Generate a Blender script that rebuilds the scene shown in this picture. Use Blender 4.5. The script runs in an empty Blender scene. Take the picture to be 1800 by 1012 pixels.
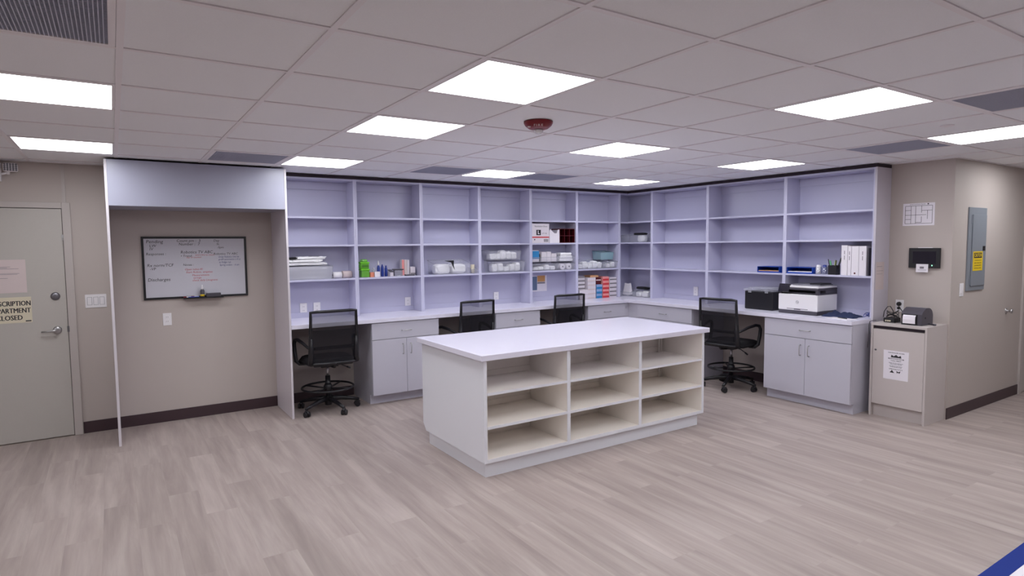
import bpy, bmesh, math, random
from mathutils import Vector, Matrix, noise
random.seed(7)
S = bpy.context.scene
COL = S.collection
PI = math.pi

# ------------------------------------------------------------------ camera, world, exposure
cd = bpy.data.cameras.new('camera')
cam = bpy.data.objects.new('camera', cd); COL.objects.link(cam)
cd.sensor_fit = 'HORIZONTAL'; cd.sensor_width = 36.0
cd.lens = 36.0 * 1073.1 / 1800.0
cd.clip_start = 0.05; cd.clip_end = 60
yaw, pit, roll = 0.5778, -0.0699, -0.0097
F = Vector((math.sin(yaw)*math.cos(pit), math.cos(yaw)*math.cos(pit), math.sin(pit)))
R0 = Vector((math.cos(yaw), -math.sin(yaw), 0)); U0 = R0.cross(F)
R1 = math.cos(roll)*R0 + math.sin(roll)*U0; U1 = -math.sin(roll)*R0 + math.cos(roll)*U0
M = Matrix(((R1.x, U1.x, -F.x, -0.0561), (R1.y, U1.y, -F.y, -2.1259), (R1.z, U1.z, -F.z, 1.6407), (0, 0, 0, 1)))
cam.matrix_world = M
S.camera = cam
w = bpy.data.worlds.new('world'); S.world = w; w.use_nodes = True
w.node_tree.nodes['Background'].inputs[0].default_value = (0.30, 0.29, 0.31, 1)
w.node_tree.nodes['Background'].inputs[1].default_value = 0.15
S.view_settings.view_transform = 'Standard'; S.view_settings.look = 'None'
S.view_settings.exposure = 0.0; S.view_settings.gamma = 1.0
LIGHT_STRENGTH = 12.4
LIGHT_COLOR = (0.97, 1.0, 1.03, 1)

# ------------------------------------------------------------------ materials
def lin(c):
    return tuple(((v/255.)/12.92 if v/255. <= 0.04045 else ((v/255.+0.055)/1.055)**2.4) for v in c)
def mat(name, rgb, rough=0.5, metal=0.0, spec=0.5, bump=0.0, bscale=200.0, vary=0.0, emis=None, estr=0.0, coat=0.0, alpha=1.0):
    m = bpy.data.materials.new(name); m.use_nodes = True
    nt = m.node_tree; b = nt.nodes['Principled BSDF']
    c = lin(rgb)
    b.inputs['Base Color'].default_value = (*c, 1)
    b.inputs['Roughness'].default_value = rough
    b.inputs['Metallic'].default_value = metal
    b.inputs['Specular IOR Level'].default_value = spec
    b.inputs['Coat Weight'].default_value = coat
    b.inputs['Alpha'].default_value = alpha
    tc = nt.nodes.new('ShaderNodeTexCoord')
    n = nt.nodes.new('ShaderNodeTexNoise'); n.inputs['Scale'].default_value = bscale; n.inputs['Detail'].default_value = 3
    nt.links.new(tc.outputs['Object'], n.inputs['Vector'])
    if vary > 0:
        mx = nt.nodes.new('ShaderNodeMix'); mx.data_type = 'RGBA'
        mx.inputs[6].default_value = (*[v*(1-vary) for v in c], 1); mx.inputs[7].default_value = (*[min(1, v*(1+vary)) for v in c], 1)
        nt.links.new(n.outputs['Fac'], mx.inputs[0]); nt.links.new(mx.outputs[2], b.inputs['Base Color'])
    if bump > 0:
        bp = nt.nodes.new('ShaderNodeBump'); bp.inputs['Strength'].default_value = bump; bp.inputs['Distance'].default_value = 0.002
        nt.links.new(n.outputs['Fac'], bp.inputs['Height']); nt.links.new(bp.outputs['Normal'], b.inputs['Normal'])
    if emis:
        b.inputs['Emission Color'].default_value = (*emis, 1); b.inputs['Emission Strength'].default_value = estr
    return m
def see_through(name, rgb, clear, rough=0.15, gloss=0.12):
    m = bpy.data.materials.new(name); m.use_nodes = True; nt = m.node_tree; nt.nodes.clear()
    o = nt.nodes.new('ShaderNodeOutputMaterial'); t = nt.nodes.new('ShaderNodeBsdfTransparent')
    d = nt.nodes.new('ShaderNodeBsdfDiffuse'); g = nt.nodes.new('ShaderNodeBsdfGlossy')
    d.inputs[0].default_value = (*lin(rgb), 1); g.inputs['Roughness'].default_value = rough
    m1 = nt.nodes.new('ShaderNodeMixShader'); m1.inputs[0].default_value = clear
    m2 = nt.nodes.new('ShaderNodeMixShader'); m2.inputs[0].default_value = gloss
    nt.links.new(d.outputs[0], m1.inputs[1]); nt.links.new(t.outputs[0], m1.inputs[2])
    nt.links.new(m1.outputs[0], m2.inputs[1]); nt.links.new(g.outputs[0], m2.inputs[2]); nt.links.new(m2.outputs[0], o.inputs[0])
    return m

M_WALL = mat('wall_paint', (189, 178, 173), 0.62, bump=0.25, bscale=420, vary=0.02)
M_DOOR = mat('door_paint', (186, 180, 175), 0.5, bump=0.05, bscale=60, vary=0.02)
M_TRIMW = mat('casing_paint', (188, 179, 176), 0.5)
M_BASE = mat('dark_vinyl_base', (62, 44, 50), 0.45)
M_LAM = mat('lavender_white_laminate', (189, 187, 212), 0.38, vary=0.012, bscale=3)
M_LAME = mat('shelf_edge_banding', (200, 198, 222), 0.35)
M_CAB = mat('white_cabinet_laminate', (196, 193, 206), 0.32, vary=0.01, bscale=3)
M_TOP = mat('white_countertop', (232, 228, 244), 0.22, vary=0.008, bscale=8)
M_ISL = mat('island_white_laminate', (234, 234, 242), 0.3)
M_CREAM = mat('cream_melamine', (255, 247, 241), 0.45, vary=0.02, bscale=4)
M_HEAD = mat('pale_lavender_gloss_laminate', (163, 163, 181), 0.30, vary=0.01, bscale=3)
M_ENDP = mat('end_panel_laminate', (202, 195, 206), 0.36)
M_SIDE = mat('alcove_panel_laminate', (212, 205, 212), 0.36)
M_BEIGE = mat('grey_beige_melamine', (196, 186, 184), 0.45, vary=0.012, bscale=5)
M_CEIL = mat('ceiling_tile_mineral', (239, 239, 243), 0.85, bump=0.35, bscale=260, vary=0.04)
M_TEE = mat('ceiling_grid_tee', (236, 231, 235), 0.5)
M_DARK = mat('gap_shade_dark', (40, 26, 38), 0.7)  # near-black that paints the shade inside narrow gaps
M_BLACK = mat('black_plastic', (22, 20, 26), 0.42)
M_BLACKF = mat('black_fabric', (20, 18, 24), 0.85, bump=0.4, bscale=500)
M_MESH = see_through('black_chair_mesh', (24, 22, 30), 0.42, 0.5, 0.02)
M_CHROME = mat('brushed_nickel', (190, 188, 190), 0.3, metal=0.9)
M_STEELD = mat('dark_brushed_steel', (130, 128, 134), 0.38, metal=0.8)
M_WHITE = mat('white_plastic', (236, 232, 236), 0.4)
M_PAPER = mat('white_paper', (232, 226, 234), 0.7)
M_PINKP = mat('aged_pinkish_paper', (212, 196, 196), 0.75, vary=0.03, bscale=12)
M_CREAMP = mat('cream_sign_paper', (216, 206, 184), 0.6, vary=0.04, bscale=9)
M_INK = mat('black_ink', (48, 44, 50), 0.7)
M_GINK = mat('grey_ink', (128, 120, 130), 0.7)
M_BINK = mat('blue_marker_ink', (60, 66, 130), 0.6)
M_RINK = mat('red_marker_ink', (190, 70, 84), 0.6)
M_WB = mat('whiteboard_surface', (206, 204, 214), 0.16, coat=0.3)
M_RED = mat('fire_alarm_red', (122, 14, 32), 0.35)
M_CLEARB = see_through('clear_bin_plastic', (226, 226, 238), 0.80, 0.1, 0.10)
M_CLEAR = see_through('clear_lens', (240, 240, 244), 0.55, 0.05, 0.3)
M_BAG = see_through('milky_plastic_bin', (190, 190, 204), 0.38, 0.2, 0.16)
M_PACK = mat('white_packet_film', (244, 243, 246), 0.3, bump=0.5, bscale=60)
M_GREY = mat('electrical_panel_grey', (134, 139, 148), 0.45, metal=0.1)
M_YEL = mat('caution_yellow', (232, 198, 30), 0.5)
M_BLUE = mat('royal_blue_plastic', (14, 66, 172), 0.4)
M_BLUET = mat('blue_border', (0, 40, 128), 0.6, spec=0.25)
M_LBLUE = mat('sky_blue_carton', (40, 128, 186), 0.55)
M_LBLUE2 = mat('pale_blue_carton', (140, 168, 212), 0.55)
M_REDC = mat('red_carton', (206, 56, 66), 0.55)
M_REDC2 = mat('salmon_carton', (238, 152, 150), 0.55)
M_GRC = mat('grey_carton', (128, 122, 128), 0.55)
M_CART = mat('white_carton', (220, 212, 220), 0.6, vary=0.03, bscale=30)
M_MAROON = mat('dark_red_rack', (84, 12, 24), 0.4)
M_BROWN = mat('tan_paper', (206, 156, 116), 0.65)
M_GREEN = mat('lime_green_plastic', (112, 196, 40), 0.4)
M_GREEND = mat('dark_green_label', (62, 120, 20), 0.5)
M_GREENC = see_through('green_clear_tub', (120, 196, 70), 0.3, 0.1, 0.1)
M_SALMON = mat('salmon_carton_small', (226, 138, 112), 0.6)
M_NAVY = mat('navy_bottle', (34, 54, 136), 0.35)
M_NAVYC = mat('navy_cloth', (34, 44, 80), 0.85, bump=0.5, bscale=150)
M_DGREY = mat('dark_grey_plastic', (72, 68, 78), 0.4)
M_MGREY = mat('mid_grey_plastic', (120, 118, 128), 0.4)
M_SCREEN = mat('dark_screen_glass', (34, 32, 44), 0.1, coat=0.4)
M_TEAL = see_through('teal_clear_tub', (160, 196, 206), 0.35, 0.1, 0.15)
M_YG = mat('yellow_highlighter', (206, 220, 90), 0.4)
M_PGREEN = mat('green_highlighter', (90, 170, 110), 0.4)
M_LED = mat('green_led', (120, 240, 190), 0.4, emis=(0.3, 1.0, 0.6), estr=2.0)
M_VENT = mat('grey_egg_crate_grille', (184, 186, 204), 0.5)
M_VENTB = mat('vent_dark_backing', (112, 113, 130), 0.8)
M_ORANGE = mat('orange_print', (206, 150, 92), 0.7)
M_SLATE = mat('slate_print', (104, 122, 150), 0.7)
M_EMIT = bpy.data.materials.new('led_panel_diffuser'); M_EMIT.use_nodes = True
_b = M_EMIT.node_tree.nodes['Principled BSDF']; _b.inputs['Base Color'].default_value = (.9, .9, .9, 1)
_b.inputs['Emission Color'].default_value = LIGHT_COLOR; _b.inputs['Emission Strength'].default_value = LIGHT_STRENGTH

def floor_material():
    m = bpy.data.materials.new('greige_vinyl_plank'); m.use_nodes = True; nt = m.node_tree; b = nt.nodes['Principled BSDF']
    L = nt.links.new; N = nt.nodes.new
    tc = N('ShaderNodeTexCoord'); sp = N('ShaderNodeSeparateXYZ'); cb = N('ShaderNodeCombineXYZ')
    L(tc.outputs['Object'], sp.inputs[0]); L(sp.outputs['Y'], cb.inputs['X']); L(sp.outputs['X'], cb.inputs['Y'])
    br = N('ShaderNodeTexBrick'); br.offset = 0.37; br.inputs['Scale'].default_value = 1.0
    br.inputs['Brick Width'].default_value = 1.22; br.inputs['Row Height'].default_value = 0.178
    br.inputs['Mortar Size'].default_value = 0.0009; br.inputs['Mortar Smooth'].default_value = 0.3
    br.inputs['Color1'].default_value = (0, 0, 0, 1); br.inputs['Color2'].default_value = (1, 1, 1, 1); br.inputs['Mortar'].default_value = (0.35, 0.35, 0.35, 1)
    L(cb.outputs[0], br.inputs['Vector'])
    # grain streaks along the plank, shifted per plank
    ad = N('ShaderNodeVectorMath'); ad.operation = 'MULTIPLY_ADD'; ad.inputs[1].default_value = (13.0, 7.0, 5.0)
    L(br.outputs['Color'], ad.inputs[0]); L(tc.outputs['Object'], ad.inputs[2])
    mp = N('ShaderNodeMapping'); mp.inputs['Scale'].default_value = (11.0, 0.9, 1.0); L(ad.outputs[0], mp.inputs[0])
    n1 = N('ShaderNodeTexNoise'); n1.inputs['Scale'].default_value = 1.0; n1.inputs['Detail'].default_value = 5; n1.inputs['Roughness'].default_value = 0.6; n1.inputs['Distortion'].default_value = 0.4
    L(mp.outputs[0], n1.inputs['Vector'])
    mp2 = N('ShaderNodeMapping'); mp2.inputs['Scale'].default_value = (70.0, 3.0, 1.0); L(ad.outputs[0], mp2.inputs[0])
    n2 = N('ShaderNodeTexNoise'); n2.inputs['Scale'].default_value = 1.0; n2.inputs['Detail'].default_value = 3; L(mp2.outputs[0], n2.inputs['Vector'])
    r1 = N('ShaderNodeValToRGB'); e = r1.color_ramp.elements
    e[0].position = 0.28; e[0].color = (*lin((148, 134, 130)), 1); e[1].position = 0.72; e[1].color = (*lin((181, 168, 163)), 1)
    x = e.new(0.5); x.color = (*lin((165, 151, 146)), 1)
    L(n1.outputs['Fac'], r1.inputs[0])
    # per-plank tone
    mr = N('ShaderNodeMapRange'); mr.inputs[3].default_value = 0.950; mr.inputs[4].default_value = 1.035
    L(br.outputs['Color'], mr.inputs[0])
    mr2 = N('ShaderNodeMapRange'); mr2.inputs[1].default_value = 0.3; mr2.inputs[2].default_value = 0.7; mr2.inputs[3].default_value = 0.972; mr2.inputs[4].default_value = 1.028
    L(n2.outputs['Fac'], mr2.inputs[0])
    mu = N('ShaderNodeMath'); mu.operation = 'MULTIPLY'; L(mr.outputs[0], mu.inputs[0]); L(mr2.outputs[0], mu.inputs[1])
    vm = N('ShaderNodeVectorMath'); vm.operation = 'SCALE'; L(r1.outputs[0], vm.inputs[0]); L(mu.outputs[0], vm.inputs['Scale'])
    L(vm.outputs[0], b.inputs['Base Color']); b.inputs['Roughness'].default_value = 0.5; b.inputs['Specular IOR Level'].default_value = 0.35
    bp = N('ShaderNodeBump'); bp.inputs['Strength'].default_value = 0.08; bp.inputs['Distance'].default_value = 0.002
    L(n2.outputs['Fac'], bp.inputs['Height']); L(bp.outputs[0], b.inputs['Normal'])
    return m
M_FLOOR = floor_material()

# ------------------------------------------------------------------ helpers
class MB:
    """collects shapes, then build() links them as ONE mesh object"""
    def __init__(s): s.bm = bmesh.new(); s.mats = []; s.mi = 0
    def m(s, material):
        if material not in s.mats: s.mats.append(material)
        s.mi = s.mats.index(material); return s
    def _tag(s, faces, smooth=False):
        for f in faces: f.material_index = s.mi; f.smooth = smooth
    def box(s, x0, y0, z0, x1, y1, z1, bev=0.0, rot=None, seg=2):
        if x0 > x1: x0, x1 = x1, x0
        if y0 > y1: y0, y1 = y1, y0
        if z0 > z1: z0, z1 = z1, z0
        c = Vector(((x0+x1)/2, (y0+y1)/2, (z0+z1)/2))
        vs = []
        for x in (x0, x1):
            for y in (y0, y1):
                for z in (z0, z1):
                    vs.append(s.bm.verts.new((x, y, z)))
        q = [(0, 1, 3, 2), (4, 6, 7, 5), (0, 4, 5, 1), (2, 3, 7, 6), (0, 2, 6, 4), (1, 5, 7, 3)]
        fs = [s.bm.faces.new([vs[i] for i in f]) for f in q]
        s._tag(fs)
        if bev > 0:
            es = list({e for f in fs for e in f.edges})
            r = bmesh.ops.bevel(s.bm, geom=es, offset=bev, segments=seg, profile=0.5, affect='EDGES', clamp_overlap=True)
            s._tag(r['faces']); allv = {v for f in r['faces'] for v in f.verts} | {v for v in vs if v.is_valid}
        else: allv = set(vs)
        if rot is not None:
            for v in allv: v.co = c + rot @ (v.co - c)
        return s
    def prism(s, pts, axis, a, b):
        """polygon pts (2d) extruded along axis from a to b"""
        def P(p, t): return {'x': (t, p[0], p[1]), 'y': (p[0], t, p[1]), 'z': (p[0], p[1], t)}[axis]
        A = [s.bm.verts.new(P(p, a)) for p in pts]; B = [s.bm.verts.new(P(p, b)) for p in pts]
        fs = [s.bm.faces.new(A), s.bm.faces.new(B[::-1])]
        n = len(pts)
        for i in range(n): fs.append(s.bm.faces.new((A[i], B[i], B[(i+1) % n], A[(i+1) % n])))
        bmesh.ops.recalc_face_normals(s.bm, faces=fs); s._tag(fs); return s
    def cyl(s, p0, p1, r0, r1=None, seg=20, caps=True):
        r1 = r0 if r1 is None else r1
        p0 = Vector(p0); p1 = Vector(p1); d = (p1-p0).normalized()
        u = d.orthogonal().normalized(); v = d.cross(u)
        A = []; B = []
        for i in range(seg):
            a = 2*PI*i/seg; o = u*math.cos(a) + v*math.sin(a)
            A.append(s.bm.verts.new(p0 + o*r0)); B.append(s.bm.verts.new(p1 + o*r1))
        fs = [s.bm.faces.new((A[i], A[(i+1) % seg], B[(i+1) % seg], B[i])) for i in range(seg)]
        s._tag(fs, True)
        if caps: s._tag([s.bm.faces.new(A[::-1]), s.bm.faces.new(B)])
        return s
    def lathe(s, c, prof, seg=28, axis='z', smooth=True):
        """profile of (r, h) around axis through c"""
        c = Vector(c); rings = []
        for r, h in prof:
            ring = []
            for i in range(seg):
                a = 2*PI*i/seg
                if axis == 'z': o = Vector((r*math.cos(a), r*math.sin(a), h))
                elif axis == 'y': o = Vector((r*math.cos(a), h, r*math.sin(a)))
                else: o = Vector((h, r*math.cos(a), r*math.sin(a)))
                ring.append(s.bm.verts.new(c + o))
            rings.append(ring)
        fs = []
        for a, b in zip(rings, rings[1:]):
            for i in range(seg): fs.append(s.bm.faces.new((a[i], a[(i+1) % seg], b[(i+1) % seg], b[i])))
        s._tag(fs, smooth)
        caps = [s.bm.faces.new(rings[0][::-1]), s.bm.faces.new(rings[-1])]; s._tag(caps)
        bmesh.ops.recalc_face_normals(s.bm, faces=fs + caps)
        return s
    def tube(s, pts, r, seg=8, closed=False, radii=None, flat=1.0):
        pts = [Vector(p) for p in pts]; n = len(pts); rings = []
        u = None
        for i, p in enumerate(pts):
            if closed: d = (pts[(i+1) % n] - pts[i-1]).normalized()
            else: d = (pts[min(i+1, n-1)] - pts[max(i-1, 0)]).normalized()
            if u is None: u = d.orthogonal().normalized()
            u = (u - d*u.dot(d)).normalized(); v = d.cross(u)
            rr = radii[i] if radii else r
            rings.append([s.bm.verts.new(p + (u*math.cos(2*PI*k/seg) + v*math.sin(2*PI*k/seg)*flat)*rr) for k in range(seg)])
        fs = []
        rng = range(n) if closed else range(n-1)
        for i in rng:
            a, b = rings[i], rings[(i+1) % n]
            off = 0
            if closed and i == n-1:
                off = min(range(seg), key=lambda k: (a[0].co - b[k].co).length)
            for k in range(seg): fs.append(s.bm.faces.new((a[k], a[(k+1) % seg], b[(k+1+off) % seg], b[(k+off) % seg])))
        s._tag(fs, True)
        if not closed: s._tag([s.bm.faces.new(rings[0][::-1]), s.bm.faces.new(rings[-1])])
        return s
    def quad(s, pts):
        f = s.bm.faces.new([s.bm.verts.new(p) for p in pts]); s._tag([f]); return s
    def text(s, body, size, center, right, up, align='CENTER', bold=0.0, shear=0.0, spacing=1.0, out=0.0008, wfit=None):
        """flat lettering in the plane spanned by right/up, standing a little off its surface"""
        cu = bpy.data.curves.new('t', 'FONT'); cu.body = body; cu.size = size; cu.align_x = align; cu.align_y = 'CENTER'
        cu.shear = shear; cu.space_character = spacing; cu.offset = bold; cu.resolution_u = 2
        o = bpy.data.objects.new('t', cu); COL.objects.link(o); bpy.context.view_layer.update()
        me = bpy.data.meshes.new_from_object(o.evaluated_get(bpy.context.evaluated_depsgraph_get()))
        right = Vector(right).normalized(); up = Vector(up).normalized(); nrm = right.cross(up)
        sx = 1.0
        if wfit and me.vertices:
            wx = max(v.co.x for v in me.vertices) - min(v.co.x for v in me.vertices)
            if wx > 0: sx = wfit/wx
        off = len(s.bm.verts); vs = [s.bm.verts.new(Vector(center) + right*v.co.x*sx + up*v.co.y + nrm*out) for v in me.vertices]
        for p in me.polygons:
            try: s._tag([s.bm.faces.new([vs[i] for i in p.vertices])])
            except ValueError: pass
        bpy.data.objects.remove(o); bpy.data.curves.remove(cu); bpy.data.meshes.remove(me)
        return s
    def xf(s, mtx):
        for v in s.bm.verts: v.co = mtx @ v.co
        return s
    def build(s, name, material=None, parent=None, smooth=None):
        if parent is not None:
            base = parent
            off = Vector(base.location)
            while base.parent: base = base.parent; off += Vector(base.location)
            if off.length > 0:
                for v in s.bm.verts: v.co -= off
        me = bpy.data.meshes.new(name); s.bm.to_mesh(me); s.bm.free()
        if not s.mats: me.materials.append(material)
        for m_ in s.mats: me.materials.append(m_)
        o = bpy.data.objects.new(name, me); COL.objects.link(o)
        if parent is not None: o.parent = parent
        return o

def tag(o, label, cat, group=None, kind=None):
    if label: o['label'] = label
    if cat: o['category'] = cat
    if group: o['group'] = group
    if kind: o['kind'] = kind
    return o
def thing(name, loc, label, cat, group=None):
    o = bpy.data.objects.new(name, None); COL.objects.link(o); o.location = loc
    o.empty_display_size = 0.05
    return tag(o, label, cat, group)
def struct(o): o['kind'] = 'structure'; return o
def B(x0, y0, z0, x1, y1, z1, bev=0.0): return MB().box(x0, y0, z0, x1, y1, z1, bev)
def copy_tree(o, parent=None):
    c = o.copy(); COL.objects.link(c)
    if parent is not None: c.parent = parent
    for ch in list(o.children): copy_tree(ch, c)
    return c

# ------------------------------------------------------------------ room shell
T = 0.6096; CZ = 2.381
YB = 4.46; XR = 6.30; YJ = 0.328
struct(MB().m(M_FLOOR).box(-3.4, -6.2, -0.06, 9.4, 4.60, 0.0).build('floor'))
struct(B(-3.4, YB, 0, XR+0.12, YB+0.12, 2.50).build('wall_back', M_WALL))
struct(B(XR, YJ, 0, XR+0.12, YB, 2.50).build('wall_right', M_WALL))
struct(B(XR+0.12, YJ, 0, 9.4, YJ+0.12, 2.50).build('wall_east', M_WALL))
struct(B(9.28, -6.2, 0, 9.4, YJ, 2.50).build('wall_far_right', M_WALL))
struct(B(-3.4, -6.2, 0, -3.28, YB, 2.50).build('wall_left', M_WALL))
struct(B(-3.28, -6.2, 0, 9.28, -6.08, 2.50).build('wall_rear', M_WALL))
# ceiling: tiles above an exposed tee grid
cb = MB(); cb.m(M_CEIL)
cb.box(-3.28, -6.08, CZ+0.005, 9.28, YJ, CZ+0.05); cb.box(-3.28, YJ, CZ+0.005, XR, YB, CZ+0.05)
cb.m(M_TEE)
for i in range(-5, 16):
    x = i*T
    y1 = YB if x < XR else YJ
    cb.box(x-0.012, -6.08, CZ, x+0.012, y1, CZ+0.0055)
for j in range(-9, 8):
    y = j*T
    x1 = 9.28 if y < YJ else XR
    cb.box(-3.28, y-0.012, CZ+0.0003, x1, y+0.012, CZ+0.0055)
cb.box(-3.28, YB-0.022, CZ, XR, YB, CZ+0.0054); cb.box(XR-0.022, YJ, CZ, XR, YB, CZ+0.0054); cb.box(XR, YJ-0.022, CZ, 9.28, YJ, CZ+0.0054)
struct(cb.build('ceiling'))
# baseboards
struct(MB().box(-0.345, YB-0.009, 0, -0.086, YB, 0.105, 0.002).box(-0.066, YB-0.009, 0, 1.309, YB, 0.105, 0.002).build('baseboard_back', M_BASE))
struct(MB().box(1.33, YB-0.009, 0, 2.12, YB, 0.105).box(2.89, YB-0.009, 0, 3.61, YB, 0.105).box(4.25, YB-0.009, 0, 4.99, YB, 0.105).build('baseboard_desks', M_BASE))
struct(MB().box(XR-0.009, 1.805, 0, XR, 2.775, 0.105).build('baseboard_right', M_BASE))
struct(MB().box(XR-0.004, YJ-0.009, 0, 7.985, YJ, 0.105, 0.002).build('baseboard_east', M_BASE))
# dark strip standing in for the shadow gap between shelving and ceiling
struct(MB().box(1.33, 4.226, 2.350, 6.05, 4.25, CZ-0.0005).box(6.05, 0.866, 2.350, 6.07, 4.25, CZ-0.0005).box(6.07, 0.866, 2.350, XR, 0.886, CZ-0.0005).build('gap_shade_strip', M_DARK))

# ------------------------------------------------------------------ ceiling lights and vents
LPOS = {(-1, 2): 'larger of the two at the left edge', (-1, 5): 'farthest in the left edge column above the door corner',
        (2, 0): 'large and nearest, in the middle ahead of the red fire alarm', (2, 2): 'left of and beyond the red fire alarm',
        (2, 5): 'beside the grey vent near the alcove header', (5, 5): 'between two grey vents near the back shelves',
        (5, 2): 'right of and beyond the red fire alarm', (8, 5): 'small, nearest the inside corner of the shelving',
        (5, -1): 'large, right of the middle, ahead of the island end', (8, 2): 'above the right-hand shelving run',
        (8, -1): 'at the right edge beside a grey vent, above the plain wall', (11, -1): 'barely showing at the far right edge of the photo'}
proto = None
def ceiling_light(i, j, label, group):
    global proto
    x0, y0 = i*T, j*T
    if proto is None:
        r = thing('ceiling_light', (0, 0, CZ), label, 'ceiling light', group)
        f = MB(); a = 0.0135; b = T-0.0135; wv = 0.012
        zt = CZ+0.0048; zl = CZ+0.0005
        f.box(a, a, zl, b, a+wv, zt).box(a, b-wv, zl, b, b, zt).box(a, a+wv, zl, a+wv, b-wv, zt).box(b-wv, a+wv, zl, b, b-wv, zt)
        f.build('frame', M_TEE, r)
        B(a+wv, a+wv, CZ+0.0015, b-wv, b-wv, CZ+0.0045).build('diffuser', M_EMIT, r)
        proto = r; r.location = (x0, y0, CZ)
        return r
    r = copy_tree(proto); r.location = (x0, y0, CZ); tag(r, label, None, group); return r
for (i, j), d in LPOS.items():
    ceiling_light(i, j, 'square LED ceiling panel, ' + d, 'square LED panels in the ceiling')
for i, j in ((-4, 2), (-4, -1), (-1, -4), (2, -3), (5, -3), (8, -4), (11, -4)):  # unseen panels continuing the ceiling pattern, added for the light they give
    ceiling_light(i, j, 'added square LED ceiling panel, unseen, lighting the room from out of view', 'added square LED panels out of view')
vproto = None
def ceiling_vent(i, j, label):
    global vproto
    if vproto is None:
        r = thing('ceiling_vent', (0, 0, CZ), label, 'ceiling vent', 'grey grille vents in the ceiling')
        a = 0.0135; b = T-0.0135; wv = 0.022
        f = MB(); zt = CZ+0.0048; zl = CZ+0.0003
        f.box(a, a, zl, b, a+wv, zt).box(a, b-wv, zl, b, b, zt).box(a, a+wv, zl, a+wv, b-wv, zt).box(b-wv, a+wv, zl, b, b-wv, zt)
        f.build('frame', M_TEE, r)
        g = MB(); n = 44; L = b-a-2*wv
        for k in range(1, n):
            t = a+wv+L*k/n
            g.box(t-0.0018, a+wv, CZ+0.0004, t+0.0018, b-wv, CZ+0.0040)
            g.box(a+wv, t-0.0011, CZ+0.0012, b-wv, t+0.0011, CZ+0.0039)
        g.build('grille', M_VENT, r)
        B(a+wv, a+wv, CZ+0.0041, b-wv, b-wv, CZ+0.0048).build('backing', M_VENTB, r)
        vproto = r; r.location = (i*T, j*T, CZ); return r
    r = copy_tree(vproto); r.location = (i*T, j*T, CZ); tag(r, label, None); return r
ceiling_vent(-1, 0, 'grey grille ceiling vent, nearest, filling the top left corner of the photo')
ceiling_vent(1, 5, 'grey grille ceiling vent just in front of the alcove header')
ceiling_vent(4, 5, 'grey grille ceiling vent left of the light nearest the back shelves')
ceiling_vent(6, 5, 'grey grille ceiling vent right of the light nearest the back shelves')
ceiling_vent(8, 0, 'grey grille ceiling vent above the end of the right-hand shelving')
ceiling_vent(6, -2, 'grey grille ceiling vent at the upper right edge of the photo, nearer than its neighbour')

# fire strobe
r = thing('fire_alarm_strobe', (2.135, 0.925, CZ), 'red ceiling fire alarm with clear strobe lens and FIRE lettering', 'fire alarm')
MB().lathe((2.135, 0.925, CZ), [(0.088, 0.002), (0.088, -0.008), (0.080, -0.022), (0.060, -0.038), (0.040, -0.044), (0.002, -0.045)], 40).build('housing', M_RED, r)
fx = MB(); vd = Vector((2.19, 3.05, 0)).normalized(); rt = Vector((vd.y, -vd.x, 0))
MB().m(M_CLEAR).lathe((2.135, 0.925, CZ-0.044), [(0.028, 0.0), (0.028, -0.012), (0.020, -0.022), (0.004, -0.025)], 24).build('strobe_lens', None, r)
MB().lathe((2.135, 0.925, CZ-0.044), [(0.012, 0.001), (0.012, -0.014), (0.006, -0.016)], 12).build('strobe_reflector', M_WHITE, r)
up = (Vector((0, 0, 1))*0.62 - vd*0.78).normalized() * 1
fl = MB(); nrm = rt.cross(up)
fl.text('FIRE', 0.024, Vector((2.135, 0.925, CZ-0.029)) - vd*0.0725, rt, up, spacing=1.35, out=0.004)
fl.build('lettering', M_PINKP, r)
fl = MB(); c = Vector((2.135, 0.925, CZ-0.030)) - vd*0.055 - rt*0.055
fl.lathe(c, [(0.009, -0.004), (0.009, -0.010)], 12); fl.build('label', M_PINKP, r)
# sprinkler cover plates
for x, y, lb in ((4.50, -0.31, 'round flush sprinkler cover in the ceiling near the right edge light'), (4.80, 3.12, 'round flush sprinkler cover in the ceiling near the shelving corner')):
    tag(MB().lathe((x, y, CZ+0.005), [(0.040, 0.0), (0.040, -0.003), (0.034, -0.007), (0.003, -0.008)], 28).build('sprinkler_cover', M_TEE), lb, 'sprinkler cover')

# ------------------------------------------------------------------ door on the left
d = thing('door_1', (-0.87, YB, 0), None, None); struct(d)
x1 = -0.413; x0 = -1.325
B(x0, YB-0.022, 0.008, x1, YB-0.002, 1.990, 0.002).build('door_leaf', M_DOOR, d)
f = MB()
f.box(x1+0.004, YB-0.030, 0, x1+0.064, YB, 2.045, 0.002).box(x0-0.064, YB-0.030, 0, x0-0.004, YB, 2.045, 0.002).box(x0-0.004, YB-0.030, 1.995, x1+0.004, YB, 2.045, 0.002)
f.build('door_frame', M_TRIMW, d)
MB().box(x1-0.001, YB-0.006, 0, x1+0.005, YB-0.001, 1.995).box(x0, YB-0.006, 1.9895, x1, YB-0.001, 1.9955).build('door_gap_shade', M_DARK, d)  # dark strips paint the shade in the gap around the leaf
h = MB().lathe((-0.489, YB-0.022, 0.945), [(0.033, 0.0), (0.033, -0.008), (0.024, -0.014), (0.014, -0.016)], 28, 'y').cyl((-0.489, YB-0.036, 0.945), (-0.489, YB-0.066, 0.945), 0.012)
h.tube([(-0.487, YB-0.062, 0.945), (-0.515, YB-0.064, 0.944), (-0.560, YB-0.062, 0.940), (-0.598, YB-0.056, 0.938)], 0.009, 10, radii=[0.011, 0.0095, 0.0085, 0.007]).build('door_handle', M_CHROME, d)
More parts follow.
